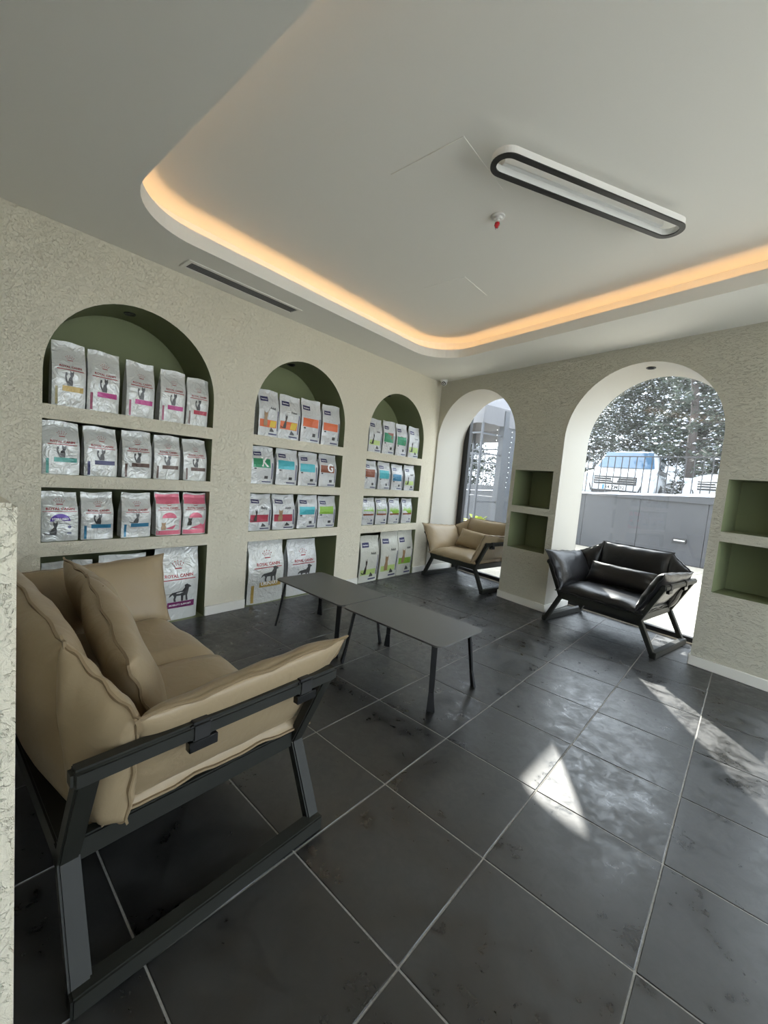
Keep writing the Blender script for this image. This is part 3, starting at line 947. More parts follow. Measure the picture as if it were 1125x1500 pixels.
class Bag:
    def __init__(self, label, w, hgt, depth, film, loc, lean, seed, group, rz=pi / 2):
        self.w, self.h, self.d = w, hgt, depth
        self.root = thing('pet_food_bag', label, 'bag', loc, rz, group)
        self.root.rotation_euler = (lean, 0, rz)
        rnd = random.Random(seed)
        self.ph = [rnd.uniform(0, 6.28) for _ in range(8)]
        self.pinch = rnd.uniform(0.0, 0.05); self.slant = rnd.uniform(-0.012, 0.012)
        mb = MB(); NU, NV = 14, 20
        mb.grid(lambda i, j: self.pt(i, j, 1), NU, NV)
        mb.grid(lambda i, j: self.pt(i, j, -1), NU, NV)
        # side gussets and base
        for e in (0, 1):
            mb.grid(lambda i, j, e=e: self.side(e, i, j), 2, NV)
        mb.grid(lambda i, j: Vector(self.pt(i, 0, 1)).lerp(Vector(self.pt(i, 0, -1)), j), NU, 2)
        mb.grid(lambda i, j: Vector(self.pt(i, 1, 1)).lerp(Vector(self.pt(i, 1, -1)), j), NU, 1)
        self.body = mb.build('bag_body', film, self.root, smooth=True)
    def half(self, v):
        """half thickness along the height: full below, pressed flat at the top seal"""
        k = 1.0 if v < 0.45 else max(0.0, cos((v - 0.45) / 0.45 * pi / 2)) if v < 0.9 else 0.0
        return 0.004 + (self.d / 2 - 0.004) * k
    def wid(self, v):
        return self.w * (1 - self.pinch * exp(-((v - 0.80) / 0.09) ** 2) - 0.02 * (v > 0.93))
    def pt(self, u, v, side):
        hf = self.half(v)
        x = (u - 0.5) * self.wid(v) + self.slant * v * v
        e = 1 - (2 * u - 1) ** 6
        y = hf * (0.80 + 0.20 * e) + 0.006 * e * (v < 0.97) * (sin(5 * u + self.ph[0] + 7 * v) * 0.5 + sin(9 * v + self.ph[1]) * 0.5 - 0.2) * min(1, (1 - v) * 6) * min(1, v * 8)
        z = v * self.h + (0.004 * sin(6 * u + self.ph[2]) if v > 0.5 else 0) * (v - 0.5) * 2
        # top leans back a little so the flat seal sits behind the belly
        return (x, -side * y + 0.010 * max(0, v - 0.6), max(0.0, z))
    def side(self, e, i, j):
        a, b = Vector(self.pt(e, j, 1)), Vector(self.pt(e, j, -1))
        p = a.lerp(b, i)
        if i == 0.5: p.x += (-1 if e else 1) * 0.35 * self.half(j)
        return p
    def surf(self, u, v, lift=0.0012):
        p = self.pt(min(1, max(0, u)), min(1, max(0, v)), 1)
        return (p[0], p[1] - lift, p[2])
    def text(self, mb, s, u0, u1, v, arc=0.0, lift=0.0016):
        vs, ts = text(s)
        k = (u1 - u0); asp = self.w / self.h
        b = mb.pts([self.surf(u0 + x * k, v + y * k * asp + arc * (2 * x - 1) ** 2, lift) for x, y in vs])
        for t in ts: mb.quad(*[b + i for i in t])
    def rect(self, mb, u0, u1, v0, v1, lift=0.0010, skew=0.0, n=6, m_=4):
        mb.grid(lambda i, j: self.surf(u0 + (u1 - u0) * i + skew * j, v0 + (v1 - v0) * j, lift), n, m_)
    def shape(self, mb, polys, u0, u1, v0, v1, lift=0.0014):
        for P in polys:
            b = mb.pts([self.surf(u0 + x * (u1 - u0), v0 + y * (v1 - v0), lift) for x, y in P])
            for t in tessellate_polygon([[Vector((x, y, 0)) for x, y in P]]): mb.quad(*[b + i for i in t])
    def part(self, mb, name, mat):
        o = mb.build(name, mat, self.root, fix=False)
        return o

def crown(b, mb, u, v, s):
    asp = b.w / b.h
    for k in range(5):
        a = radians(150 - 30 * k)
        du, dv = cos(a) * s, (0.35 + 0.75 * sin(a)) * s * asp
        b.rect(mb, u + du * 0.55 - 0.006, u + du * 0.55 + 0.006, v + dv * 0.45, v + dv * 0.85, 0.0015, skew=du * 0.25, n=1, m_=1)
        b.rect(mb, u + du * 0.95 - 0.011, u + du * 0.95 + 0.011, v + dv * 1.0, v + dv * 1.0 + 0.022 * asp, 0.0015, n=1, m_=1)
    b.rect(mb, u - s * 0.55, u + s * 0.55, v, v + 0.16 * s * asp, 0.0015, n=3, m_=1)

def royal(label, y, w, hgt, band, pos, loc_z, film='bag_white', animal=CAT, word=None, band_v=0.24, side=True, seed=0, group='', x=-0.075, depth=0.10, lean=0.04, big=False, accent=None):
    b = Bag(label, w, hgt, depth, film, (x, y, loc_z), lean, seed, group)
    lv = 0.60
    mb = MB(); b.text(mb, 'ROYAL CANIN', 0.20, 0.86, lv, 0.006)
    b.rect(mb, 0.13, 0.92, lv - 0.035, lv - 0.022, n=8, m_=1)
    crown(b, mb, 0.52, lv + 0.11, 0.15)
    b.part(mb, 'brand_print', 'ink_red')
    mb = MB(); hh = 0.24
    if animal is DOG: b.shape(mb, animal, 0.34, 0.84, band_v + 0.09, band_v + 0.09 + hh)
    elif animal: b.shape(mb, animal, 0.34, 0.70, band_v + 0.09, band_v + 0.09 + hh)
    if animal: b.part(mb, 'animal_print', 'ink_grey')
    if band:
        mb = MB(); b.rect(mb, 0.30, 0.92, band_v, band_v + 0.085)
        o = b.part(mb, 'colour_band', 'ink_' + band)
        if word:
            mb = MB(); b.text(mb, word, 0.34, 0.84, band_v + 0.030)
            t = mb.build('band_print', 'ink_white', o, fix=False)
        if side:
            mb = MB(); b.rect(mb, 0.09, 0.165, 0.02, 0.30, n=1, m_=5)
            b.part(mb, 'side_band', 'ink_' + (accent or band))
    return b

def sterilised(label, y, w, hgt, z, seed, group):
    b = Bag(label, w, hgt, 0.10, 'bag_white', (-0.075, y, z), 0.03, seed, group)
    mb = MB(); b.text(mb, 'ROYAL CANIN', 0.12, 0.90, 0.635, 0.0); b.rect(mb, 0.03, 0.97, 0.600, 0.612, n=8, m_=1); crown(b, mb, 0.5, 0.74, 0.17)
    b.part(mb, 'brand_print', 'ink_red')
    D_ = [[(0.5 + 0.5 * cos(a), sin(a)) for a in [pi * k / 16 for k in range(17)]]]
    mb = MB(); b.shape(mb, D_, 0.22, 0.78, 0.41, 0.56); o = b.part(mb, 'dome_badge', 'ink_violet')
    mb = MB(); b.text(mb, 'STERILISED', 0.27, 0.73, 0.435, lift=0.0022); mb.build('badge_print', 'ink_white', o, fix=False)
    mb = MB(); b.shape(mb, CAT2, 0.17, 0.56, 0.13, 0.42); b.part(mb, 'animal_print', 'ink_grey')
    mb = MB(); b.shape(mb, [[(0.5 + 0.5 * cos(a), 0.5 + 0.5 * sin(a)) for a in [pi * k / 6 for k in range(12)]]], 0.70, 0.80, 0.26, 0.32); b.rect(mb, 0.68, 0.80, 0.15, 0.175, n=1, m_=1)
    b.part(mb, 'kibble_print', 'ink_navy')

def kitten(label, y, w, hgt, z, seed, group, dark):
    b = Bag(label, w, hgt, 0.10, 'bag_white', (-0.075, y, z), 0.03, seed, group)
    mb = MB(); b.rect(mb, 0.02, 0.98, 0.74, 0.96, n=8, m_=6); b.rect(mb, 0.02, 0.98, 0.02, 0.12, n=8, m_=3)
    D_ = [[(0.5 + 0.5 * cos(a), sin(a)) for a in [pi * k / 16 for k in range(17)]]]
    b.shape(mb, D_, 0.24, 0.80, 0.41, 0.54)
    b.shape(mb, [[(0.0, 0.0), (1.0, 0.0), (1.0, 1.0), (0.7, 0.45), (0.35, 0.2)]], 0.05, 0.97, 0.12, 0.36)
    b.part(mb, 'pink_print', 'ink_pink')
    mb = MB(); b.text(mb, 'ROYAL CANIN', 0.17, 0.87, 0.625, 0.0); b.rect(mb, 0.08, 0.95, 0.595, 0.607, n=8, m_=1); crown(b, mb, 0.52, 0.70, 0.15)
    b.part(mb, 'brand_print', 'ink_red')
    mb = MB(); b.shape(mb, CATP, 0.12, 0.42, 0.22 if dark else 0.14, 0.42 if dark else 0.32); b.part(mb, 'kitten_print', 'ink_darkfur' if dark else 'ink_tan')

def vet(label, y, w, hgt, z, band, style, seed, group, film='bag_silver', x=-0.07, depth=0.09, lean=0.04, word=None, band2=None, bv=(0.44, 0.62)):
    b = Bag(label, w, hgt, depth, film, (x, y, z), lean, seed, group)
    mb = MB(); b.rect(mb, 0.08, 0.44, 0.75, 0.85, skew=0.0, n=4, m_=2); o = b.part(mb, 'brand_tag', 'ink_navy')
    mb = MB(); b.text(mb, 'Veterinary', 0.11, 0.40, 0.785, lift=0.0022); mb.build('tag_print', 'ink_white', o, fix=False)
    mb = MB(); b.rect(mb, 0.48, 0.90, 0.045, 0.075, n=4, m_=1); b.rect(mb, 0.90, 0.945, 0.14, 0.58, n=1, m_=6)
    b.part(mb, 'navy_strip', 'ink_navy')
    if style == 'band':
        mb = MB(); b.rect(mb, 0.06, 0.84, bv[0], bv[1], n=8, m_=3); b.part(mb, 'colour_band', 'ink_' + band)
        if band2:
            mb = MB(); b.shape(mb, [[(0.1, 0.95), (1, 0.95), (1, 0.0), (0.75, 0.35)]], 0.25, 0.84, bv[0] - 0.02, bv[1] + 0.03, 0.0020); b.part(mb, 'colour_corner', 'ink_' + band2)
        if word:
            mb = MB(); b.text(mb, word, 0.42, 0.76, bv[0] + 0.04, lift=0.0022); b.part(mb, 'letter_print', 'ink_white')
        mb = MB(); b.rect(mb, 0.10, 0.20, bv[0] - 0.05, bv[0] - 0.012, n=1, m_=1); b.part(mb, 'small_print', 'ink_grey'); mb = MB(); b.rect(mb, 0.58, 0.74, 0.14, 0.22, n=1, m_=1); b.part(mb, 'small_print', 'ink_grey')
    else:
        lo, hi = bv
        mb = MB(); b.rect(mb, 0.05, 0.86, lo, hi, n=8, m_=3); b.part(mb, 'colour_band', 'ink_' + band)
        if band2:
            mb = MB(); b.rect(mb, 0.52, 0.80, lo + 0.01, hi - 0.01, 0.0018, skew=0.05, n=3, m_=2); b.part(mb, 'colour_corner', 'ink_' + band2)
        mb = MB(); b.shape(mb, CATP if style == 'cat' else CAT2, 0.16, 0.46, lo + 0.02, lo + 0.36, 0.0022); b.part(mb, 'animal_print', 'ink_tan' if style == 'cat' else 'ink_darkfur')
        mb = MB(); b.text(mb, word or 'Adult', 0.52, 0.80, 0.60, lift=0.0018); b.part(mb, 'word_print', 'ink_grey')
        mb = MB(); b.shape(mb, [[(0, 0), (1, 0), (1, 0.3), (0.35, 1)]], 0.52, 0.74, 0.11, 0.21); b.part(mb, 'small_print', 'ink_grey')
    return b

def grass(label, y, w, hgt, z, seed, group):
    b = Bag(label, w, hgt, 0.09, 'bag_silver', (-0.07, y, z), 0.04, seed, group)
    mb = MB(); b.rect(mb, 0.06, 0.44, 0.84, 0.93, n=4, m_=2); o = b.part(mb, 'brand_tag', 'ink_navy')
    mb = MB(); b.text(mb, 'Veterinary', 0.09, 0.40, 0.87, lift=0.0022); mb.build('tag_print', 'ink_white', o, fix=False)
    rnd = random.Random(seed)
    blades = [[(0, 0), (1, 0), (1, 0.35)] + [p for k in range(10) for p in ((1 - (k + 0.25) / 10, rnd.uniform(0.7, 1.0) if k % 2 == 0 else 0.85), (1 - (k + 0.9) / 10, 0.42))][:-1] + [(0, 0.4)]]
    mb = MB(); b.shape(mb, blades, 0.06, 0.90, 0.38, 0.74); b.part(mb, 'grass_print', 'ink_lime')
    mb = MB(); b.rect(mb, 0.06, 0.90, 0.36, 0.42, 0.0020, n=8, m_=2); b.part(mb, 'soil_print', 'ink_rust')
    mb = MB(); b.rect(mb, 0.46, 0.88, 0.045, 0.075, n=4, m_=1); b.rect(mb, 0.70, 0.80, 0.13, 0.20, n=1, m_=1); b.part(mb, 'navy_strip', 'ink_navy')

N1, N2, N3 = 'nearest niche', 'middle niche', 'corner niche'
Z1, Z2, Z3, Z4 = ROW1 + 0.002, ROW2[0] + 0.002, ROW3[0] + 0.002, 0.004
ORD = ['leftmost', 'second bag', 'third bag', 'fourth bag', 'rightmost']
g = 'bags on the top shelf nearest the camera'
for k, (y, w, hh, band, acc, txt) in enumerate(((-4.046, 0.170, 0.39, 'gold', 'olive', 'gold'), (-3.864, 0.178, 0.382, 'magenta', 'wine', 'magenta'), (-3.644, 0.175, 0.371, 'magenta', 'wine', 'pinkish red'),
                                          (-3.432, 0.174, 0.37, 'magenta', 'wine', 'pinkish purple'), (-3.248, 0.164, 0.356, 'crimson', 'brown', 'brownish red'))):
    royal('white cat food bag with %s band, %s on the top shelf, %s' % (txt, ORD[k], N1), y, w, hh, band, k, Z1, seed=100 + k, group=g, accent=acc)
g = 'bags on the second shelf nearest the camera'
for k, (y, w, hh, band, txt) in enumerate(((-4.078, 0.187, 0.325, 'teal', 'teal'), (-3.867, 0.185, 0.318, 'navy', 'navy'), (-3.652, 0.184, 0.322, 'brown', 'dark brown'),
                                     (-3.452, 0.180, 0.317, 'brown', 'brown'), (-3.243, 0.178, 0.313, 'brown', 'grey-brown'))):
    royal('white cat food bag with %s band, %s on the second shelf, %s' % (txt, ORD[k], N1), y, w, hh, band, k, Z2, seed=110 + k, group=g)
g = 'bags on the third shelf nearest the camera'
sterilised('white cat food bag with a violet dome badge and a sitting grey cat, third shelf', -4.078, 0.186, 0.308, Z3, 120, g)
royal('white cat food bag with a blue band beside the violet-badged bag, third shelf', -3.879, 0.182, 0.309, 'blue', 1, Z3, seed=121, group=g)
royal('white cat food bag with a blue band beside the pink kitten bags, third shelf', -3.645, 0.188, 0.311, 'blue', 2, Z3, seed=122, group=g, animal=CAT2)
kitten('pink and white kitten food bag next to a blue-banded bag, third shelf', -3.424, 0.180, 0.319, Z3, 123, g, False)
kitten('pink and white kitten food bag with a dark-faced kitten at the shelf end', -3.232, 0.180, 0.319, Z3, 124, g, True)
g = 'large bags on the floor of the niches'
royal('big white dog food bag behind the near sofa, leftmost at floor level', -4.03, 0.275, 0.53, 'plum', 0, Z4, animal=DOG, seed=130, group=g, depth=0.13, x=-0.10, lean=0.05)
royal('big white dog food bag behind the near sofa, middle one of three', -3.70, 0.30, 0.545, 'plum', 1, Z4, animal=DOG, seed=131, group=g, depth=0.13, x=-0.10, lean=0.05)
royal('big white dog food bag with a plum band seen right of the sofa cushion', -3.345, 0.33, 0.565, 'plum', 2, Z4, animal=DOG, word='MOBILITY SUPPORT', band_v=0.17, seed=132, group=g, depth=0.13, x=-0.10, lean=0.04, side=False)
royal('big white dog food bag with a gold band standing by the low table', -2.545, 0.375, 0.575, 'gold', 0, Z4, animal=DOG, word='URINARY', band_v=0.255, seed=133, group=g, depth=0.14, x=-0.09, lean=0.03)
royal('big crinkled silver dog food bag half hidden behind the low table', -2.115, 0.355, 0.555, 'brown', 1, Z4, film='bag_silver', animal=DOG, band_v=0.22, seed=134, group=g, depth=0.14, x=-0.11, lean=0.04, side=False)

g = 'bags on the top shelf of the middle niche'
vet('silver bag with orange and yellow print and a tan cat, top shelf, %s' % N2, -2.612, 0.205, 0.40, Z1, 'orange', 'cat', 200, g, band2='yellow', bv=(0.20, 0.36))
vet('silver bag with orange and yellow blocks and a dark kitten, top shelf, %s' % N2, -2.395, 0.228, 0.395, Z1, 'orange', 'sit', 201, g, band2='yellow', bv=(0.22, 0.40), word='Kitten')
vet('silver bag with a bright orange band, third on the top shelf, %s' % N2, -2.142, 0.235, 0.405, Z1, 'orange', 'band', 202, g, bv=(0.36, 0.56))
vet('silver bag with a dark orange band, last on the top shelf, %s' % N2, -1.885, 0.235, 0.40, Z1, 'orange', 'band', 203, g, bv=(0.36, 0.55))
g = 'bags on the second shelf of the middle niche'
vet('silver bag with a green band lettered K on the second shelf, %s' % N2, -2.648, 0.221, 0.326, Z2, 'green', 'band', 210, g, word='K', bv=(0.44, 0.68))
vet('silver bag with a turquoise band beside the green one, second shelf, %s' % N2, -2.389, 0.235, 0.328, Z2, 'cyan', 'band', 211, g, bv=(0.44, 0.68))
vet('silver bag with a turquoise band beside the brown one, second shelf, %s' % N2, -2.135, 0.232, 0.322, Z2, 'cyan', 'band', 212, g, bv=(0.42, 0.66))
vet('silver bag with a rusty brown band lettered G, second shelf, %s' % N2, -1.88, 0.225, 0.326, Z2, 'rust', 'band', 213, g, word='G', bv=(0.44, 0.66))
g = 'bags on the third shelf of the middle niche'
vet('silver bag with a crimson band and grey cat, first on the third shelf, %s' % N2, -2.644, 0.225, 0.325, Z3, 'crimson', 'sit', 220, g, bv=(0.24, 0.44), word='Baby')
vet('silver bag with a crimson band and tan cat, second on the third shelf, %s' % N2, -2.387, 0.245, 0.325, Z3, 'crimson', 'cat', 221, g, bv=(0.24, 0.44))
vet('silver bag with a blue band on the third shelf, %s' % N2, -2.112, 0.238, 0.325, Z3, 'cyan', 'band', 222, g, bv=(0.42, 0.66))
vet('silver bag with a lime green band on the third shelf, %s' % N2, -1.858, 0.235, 0.319, Z3, 'lime', 'band', 223, g, bv=(0.44, 0.68))

g = 'bags on the top shelf of the corner niche'
vet('silver bag with pale green print, first on the top shelf, %s' % N3, -1.200, 0.215, 0.375, Z1, 'palegreen', 'sit', 300, g, bv=(0.22, 0.36))
vet('silver bag with a green band and rust corner, second on the top shelf, %s' % N3, -0.962, 0.215, 0.385, Z1, 'green', 'band', 301, g, band2='rust', bv=(0.36, 0.64))
vet('silver bag with a green band and rust corner, third on the top shelf, %s' % N3, -0.715, 0.212, 0.385, Z1, 'green', 'band', 302, g, band2='rust', bv=(0.34, 0.60))
vet('silver bag with pale green base and brown cat, last on the top shelf, %s' % N3, -0.462, 0.215, 0.385, Z1, 'palegreen', 'sit', 303, g, bv=(0.16, 0.34))
g = 'bags on the second shelf of the corner niche'
vet('silver bag with a copper brown band on the second shelf, %s' % N3, -1.233, 0.205, 0.318, Z2, 'rust', 'band', 310, g, bv=(0.42, 0.70))
vet('silver bag with a turquoise band beside the copper one, second shelf, %s' % N3, -0.985, 0.218, 0.320, Z2, 'cyan', 'band', 311, g, bv=(0.40, 0.70))
vet('silver bag with a blue band, third on the second shelf, %s' % N3, -0.742, 0.215, 0.310, Z2, 'blue', 'band', 312, g, bv=(0.36, 0.62))
vet('silver bag with a yellow-green band, last on the second shelf, %s' % N3, -0.485, 0.21, 0.318, Z2, 'palegreen', 'sit', 313, g, bv=(0.22, 0.38))
g = 'grass-print bags on the third shelf of the corner niche'
for k, (y, w) in enumerate(((-1.218, 0.208), (-0.985, 0.205), (-0.745, 0.205), (-0.485, 0.21))):
    grass('silver bag printed with green grass, %s on the third shelf, %s' % (['leftmost', 'second bag', 'third bag', 'rightmost'][k], N3), y, w, 0.312, Z3, 320 + k, g)
g = 'large bags on the floor of the niches'
vet('big pale cat food bag leaning left at floor level, first in %s' % N3, -1.165, 0.315, 0.545, Z4, 'palegreen', 'sit', 330, g, film='bag_cream', x=-0.06, depth=0.12, lean=0.05, bv=(0.16, 0.28))
vet('big pale cat food bag with a striped cat at floor level, middle of %s' % N3, -0.80, 0.335, 0.575, Z4, 'palegreen', 'cat', 331, g, film='bag_cream', x=-0.06, depth=0.12, lean=0.05, bv=(0.16, 0.28))
vet('big pale cat food bag with a sitting cat standing next to the corner sofa', -0.475, 0.30, 0.575, Z4, 'lime', 'cat', 332, g, film='bag_cream', x=-0.06, depth=0.12, lean=0.05, bv=(0.26, 0.40))
# ------------------------------------------------------------------ outside: patio, retaining wall, street, cars, trees
def place(o, s=0.0, d=0.0, z=0.0, rz=0.0):
    o.location = bwp(s, d, z); o.rotation_euler = (0, 0, BW + rz)
    return o
# ground around the building, added and kept pale to bounce light indoors
mb = MB(); mb.box(-45, 45, -60, 6.0, -0.25, -0.035)
ground = struct(mb.build('ground', 'concrete')); place(ground)
mb = MB(); mb.box(-45, 45, 6.1, 60, -0.25, 0.93)
street = struct(mb.build('street', 'asphalt')); place(street)
# patio slabs
slab = None
for i in range(13):
    for j in range(8):
        s0, d0 = -3.6 + i * 0.66, WT + 0.075 + j * 0.66
        if slab is None:
            mb = MB(); mb.box(0, 0.652, 0, 0.652, -0.034, -0.012)
            o = mb.build('slab', 'patio_stone', ground, bevel=0.003, seg=1); slab = o.data
        else:
            o = bpy.data.objects.new('slab', slab); COL.objects.link(o); o.parent = ground
        o.location = (s0, d0, 0)

# retaining wall with dark cladding panels, snowy ledge and railing
rw = struct(MB().box(-16, 14, 5.93, 6.2, -0.05, 1.24).build('wall_retaining', 'cladding')); place(rw)
pm = None
for k in range(20):
    if pm is None:
        mb = MB(); mb.box(0.004, 1.216, 5.895, 5.93, 0.0, 1.235)
        o = mb.build('panel', 'cladding', rw, bevel=0.003, seg=1); pm = o.data
    else:
        o = bpy.data.objects.new('panel', pm); COL.objects.link(o); o.parent = rw
    o.location = (-13.2 + k * 1.22, 0, 0)
def ledge_z(s): return 1.30 + 0.055 * min(6, max(-6, s))
mb = MB()
mb.grid(lambda i, j: (-14 + 26 * i, [5.86, 5.86, 6.24, 6.24][round(j * 3)], [1.235, ledge_z(-14 + 26 * i), ledge_z(-14 + 26 * i), 1.235][round(j * 3)]), 52, 3)
mb.build('coping', 'cladding', rw)
rs = random.Random(4)
amp = [rs.uniform(0.035, 0.062) for _ in range(131)]
mb = MB()
def snow_pt(i, j):
    s = -14 + 26 * i; k = min(130, int(i * 130)); a = amp[k]
    d = [5.85, 5.87, 5.95, 6.14, 6.22, 6.24][round(j * 5)]
    h_ = [0.0, 0.7, 1.0, 0.95, 0.6, 0.0][round(j * 5)]
    return (s, d, ledge_z(s) + 0.001 + a * h_)
mb.grid(snow_pt, 130, 5)
tag(place(mb.build('snow_ridge', 'snow', smooth=True)), 'ridge of snow lying along the ledge of the retaining wall outside', 'snow')['kind'] = 'stuff'
rail = thing('railing', 'black metal railing with thin upright bars above the retaining wall', 'railing'); place(rail)
mb = MB(); mb.bar((-9, 6.05, 2.155), (7, 6.05, 2.155), 0.035, 0.022); mb.build('top_rail', 'railing_black', rail, bevel=0.003, seg=1)
for k in range(96):
    s = -8.4 + k * 0.155
    mb = MB(); mb.bar((s, 6.05, ledge_z(s)), (s, 6.05, 2.145), 0.016, 0.016); mb.build('bar', 'railing_black', rail)
wl = thing('wall_light', 'small flush rectangular light on the retaining wall outside', 'light'); place(wl, 1.04, 5.895, 0.462)
mb = MB(); mb.box(-0.12, 0.12, -0.03, 0.0, -0.045, 0.045); mb.build('housing', 'car_black', wl, bevel=0.004, seg=1)
mb = MB(); mb.box(-0.095, 0.095, -0.034, -0.030, -0.008, 0.014); mb.build('diffuser', 'white_plastic', wl)

# cars ---------------------------------------------------------------
def loft(mb, secs, n=20):
    """secs: (y, half width, z low, z high, top narrowing); rounded-box sections"""
    rings = []
    for y, hw, z0, z1, nar in secs:
        P = []
        for k in range(n):
            a = 2 * pi * k / n
            ca, sa = cos(a), sin(a)
            e = 0.45
            x = hw * (abs(ca) ** e) * (1 if ca >= 0 else -1); v = (abs(sa) ** e) * (1 if sa >= 0 else -1)
            z = (z0 + z1) / 2 + (z1 - z0) / 2 * v
            if v > 0: x *= 1 - nar * v
            P.append((x, y, z))
        rings.append(mb.pts(P))
    for i in range(len(rings) - 1):
        for k in range(n):
            mb.quad(rings[i] + k, rings[i] + (k + 1) % n, rings[i + 1] + (k + 1) % n, rings[i + 1] + k)
    mb.quad(*[rings[0] + k for k in range(n)]); mb.quad(*[rings[-1] + k for k in range(n)][::-1])
    return mb

def car(label, loc, rz, paint, plate=None, hi=1.0):
    t = thing('car', label, 'car'); place(t, *loc, rz)
    mb = loft(MB(), [(0.0, 0.74, 0.36, 0.74, 0.05), (0.06, 0.84, 0.27, 0.90, 0.08), (0.30, 0.89, 0.24, 0.98, 0.10), (1.25, 0.91, 0.24, 1.06, 0.10),
                     (2.4, 0.91, 0.24, 1.06, 0.09), (3.8, 0.91, 0.26, 1.08, 0.10), (4.25, 0.84, 0.36, 1.02, 0.12)])
    mb.build('body', paint, t, smooth=True)
    mb = loft(MB(), [(1.12, 0.76, 0.95, 1.04, 0.05), (1.35, 0.76, 0.98, 1.22 * hi, 0.10), (1.85, 0.75, 1.0, 1.58 * hi, 0.16), (2.4, 0.75, 1.0, 1.64 * hi, 0.16), (3.5, 0.75, 1.0, 1.62 * hi, 0.16), (4.1, 0.74, 1.0, 1.15 * hi, 0.12)])
    mb.build('cabin', paint, t, smooth=True)
    # windscreen and side glass sit a little proud of the cabin
    def wp(x, y, z): return (x, y, z)
    mb = MB(); mb.grid(lambda i, j: ((i - 0.5) * (1.36 - 0.24 * j), 1.20 + 0.53 * j - 0.035 - 0.05 * (1 - (2 * i - 1) ** 2), 1.07 + (0.46 * hi) * j + 0.02), 8, 5)
    mb.build('windscreen', 'car_glass', t, smooth=True)
    for s in (-1, 1):
        mb = MB(); P = [(s * 0.775, 1.60, 1.10), (s * 0.775, 3.75, 1.10), (s * 0.70, 3.45, 1.50 * hi), (s * 0.70, 1.95, 1.50 * hi)]
        mb.poly(P); mb.poly([(x - s * 0.02, y, z) for x, y, z in P][::-1]); mb.build('side_window', 'car_glass', t)
        mb = MB(); mb.lathe([(0.001, 0), (0.30, 0.0), (0.335, 0.03), (0.335, 0.19), (0.30, 0.22), (0.001, 0.22)], 24, (0, 0, 0), axis='X')
        for yy in (0.80, 3.45):
            o = mb.build('wheel', 'tyre', t, smooth=True); o.location = (s * 0.70 if s > 0 else -0.92, yy, 0.335)
        mb = loft(MB(), [(1.42, 0.02, 1.08, 1.10, 0), (1.45, 0.10, 1.05, 1.20, 0.1), (1.54, 0.10, 1.05, 1.20, 0.1), (1.56, 0.02, 1.08, 1.14, 0)], 12)
        o = mb.build('mirror', paint, t, smooth=True); o.location = (s * 0.97, 0, 0)
        mb = MB(); mb.prism([(0.44, 0.70), (0.80, 0.74), (0.84, 0.86), (0.60, 0.85), (0.44, 0.80)], 0.0, 0.10)
        for i, v in enumerate(mb.v): mb.v[i] = (s * v[0], -0.012 + v[2] + 0.10 * max(0, v[0] - 0.55) * 2.2, v[1])
        mb.build('headlight', 'lamp_glass', t, bevel=0.004, seg=1)
        mb = MB(); mb.prism([(0.50, 0.42), (0.80, 0.40), (0.82, 0.58), (0.56, 0.60)], 0.0, 0.10)
        for i, v in enumerate(mb.v): mb.v[i] = (s * v[0], -0.008 + v[2] + 0.10 * max(0, v[0] - 0.55) * 2.2, v[1])
        mb.build('fog_light_bezel', 'car_black', t)
    mb = MB(); mb.box(-0.47, 0.47, -0.018, 0.06, 0.60, 0.80); mb.build('grille', 'car_black', t, bevel=0.008, seg=1)
    for k in range(3):
        mb = MB(); mb.box(-0.45, 0.45, -0.028, -0.014, 0.640 + k * 0.055, 0.652 + k * 0.055); mb.build('grille_slat', 'chrome', t)
    mb = MB(); mb.prism([(-0.085, 0.05), (0.085, 0.05), (0.045, -0.05), (-0.045, -0.05), (-0.03, -0.015), (0.03, -0.015), (0.045, 0.02), (-0.045, 0.02), (-0.03, -0.015), (-0.045, -0.05)][:4], 0, 0.012)
    for i, v in enumerate(mb.v): mb.v[i] = (v[0], -0.042 + v[2], 0.70 + v[1])
    mb.build('emblem', 'white_plastic', t)
    mb = MB(); mb.box(-0.50, 0.50, -0.012, 0.06, 0.36, 0.46); mb.build('lower_intake', 'car_black', t, bevel=0.006, seg=1)
    if plate:
        mb = MB(); mb.box(-0.26, 0.26, -0.034, -0.010, 0.47, 0.58); pl = mb.build('number_plate', 'white_plastic', t, bevel=0.003, seg=1)
        vs, ts = text(plate)
        mb = MB(); b = mb.pts([(-0.20 + x * 0.43, -0.036, 0.492 + y * 0.43) for x, y in vs])
        for q in ts: mb.quad(*[b + i for i in q])
        mb.build('plate_print', 'car_black', pl, fix=False)
        mb = MB(); mb.box(-0.26, -0.215, -0.0355, -0.034, 0.47, 0.58); mb.build('plate_band', 'ink_blue', pl)
    return t
car('white SUV parked nose-on behind the railing, grille facing the window', (-0.80, 6.80, 0.932), 0.27, 'car_white', '34 ZM 32')
car('white car half cut off by the right edge of the large arched window', (1.28, 6.95, 0.932), -0.32, 'car_white')
van = thing('van', 'pale grey rounded van roof showing behind the white SUV', 'van'); place(van, -3.3, 11.8, 0.932)
mb = loft(MB(), [(0.0, 0.80, 0.35, 0.85, 0.05), (0.1, 0.95, 0.25, 1.0, 0.05), (0.8, 0.98, 0.25, 1.25, 0.08), (1.5, 1.0, 0.25, 1.85, 0.30), (2.2, 1.0, 0.25, 2.15, 0.30), (4.6, 1.0, 0.25, 2.15, 0.30), (4.8, 0.9, 0.3, 1.8, 0.3)])
mb.build('body', 'car_grey', van, smooth=True)
mb = MB(); mb.grid(lambda i, j: ((i - 0.5) * (1.5 - 0.35 * j), 0.82 + 0.62 * j - 0.05, 1.18 + 0.52 * j), 6, 4); mb.build('windscreen', 'car_glass', van, smooth=True)
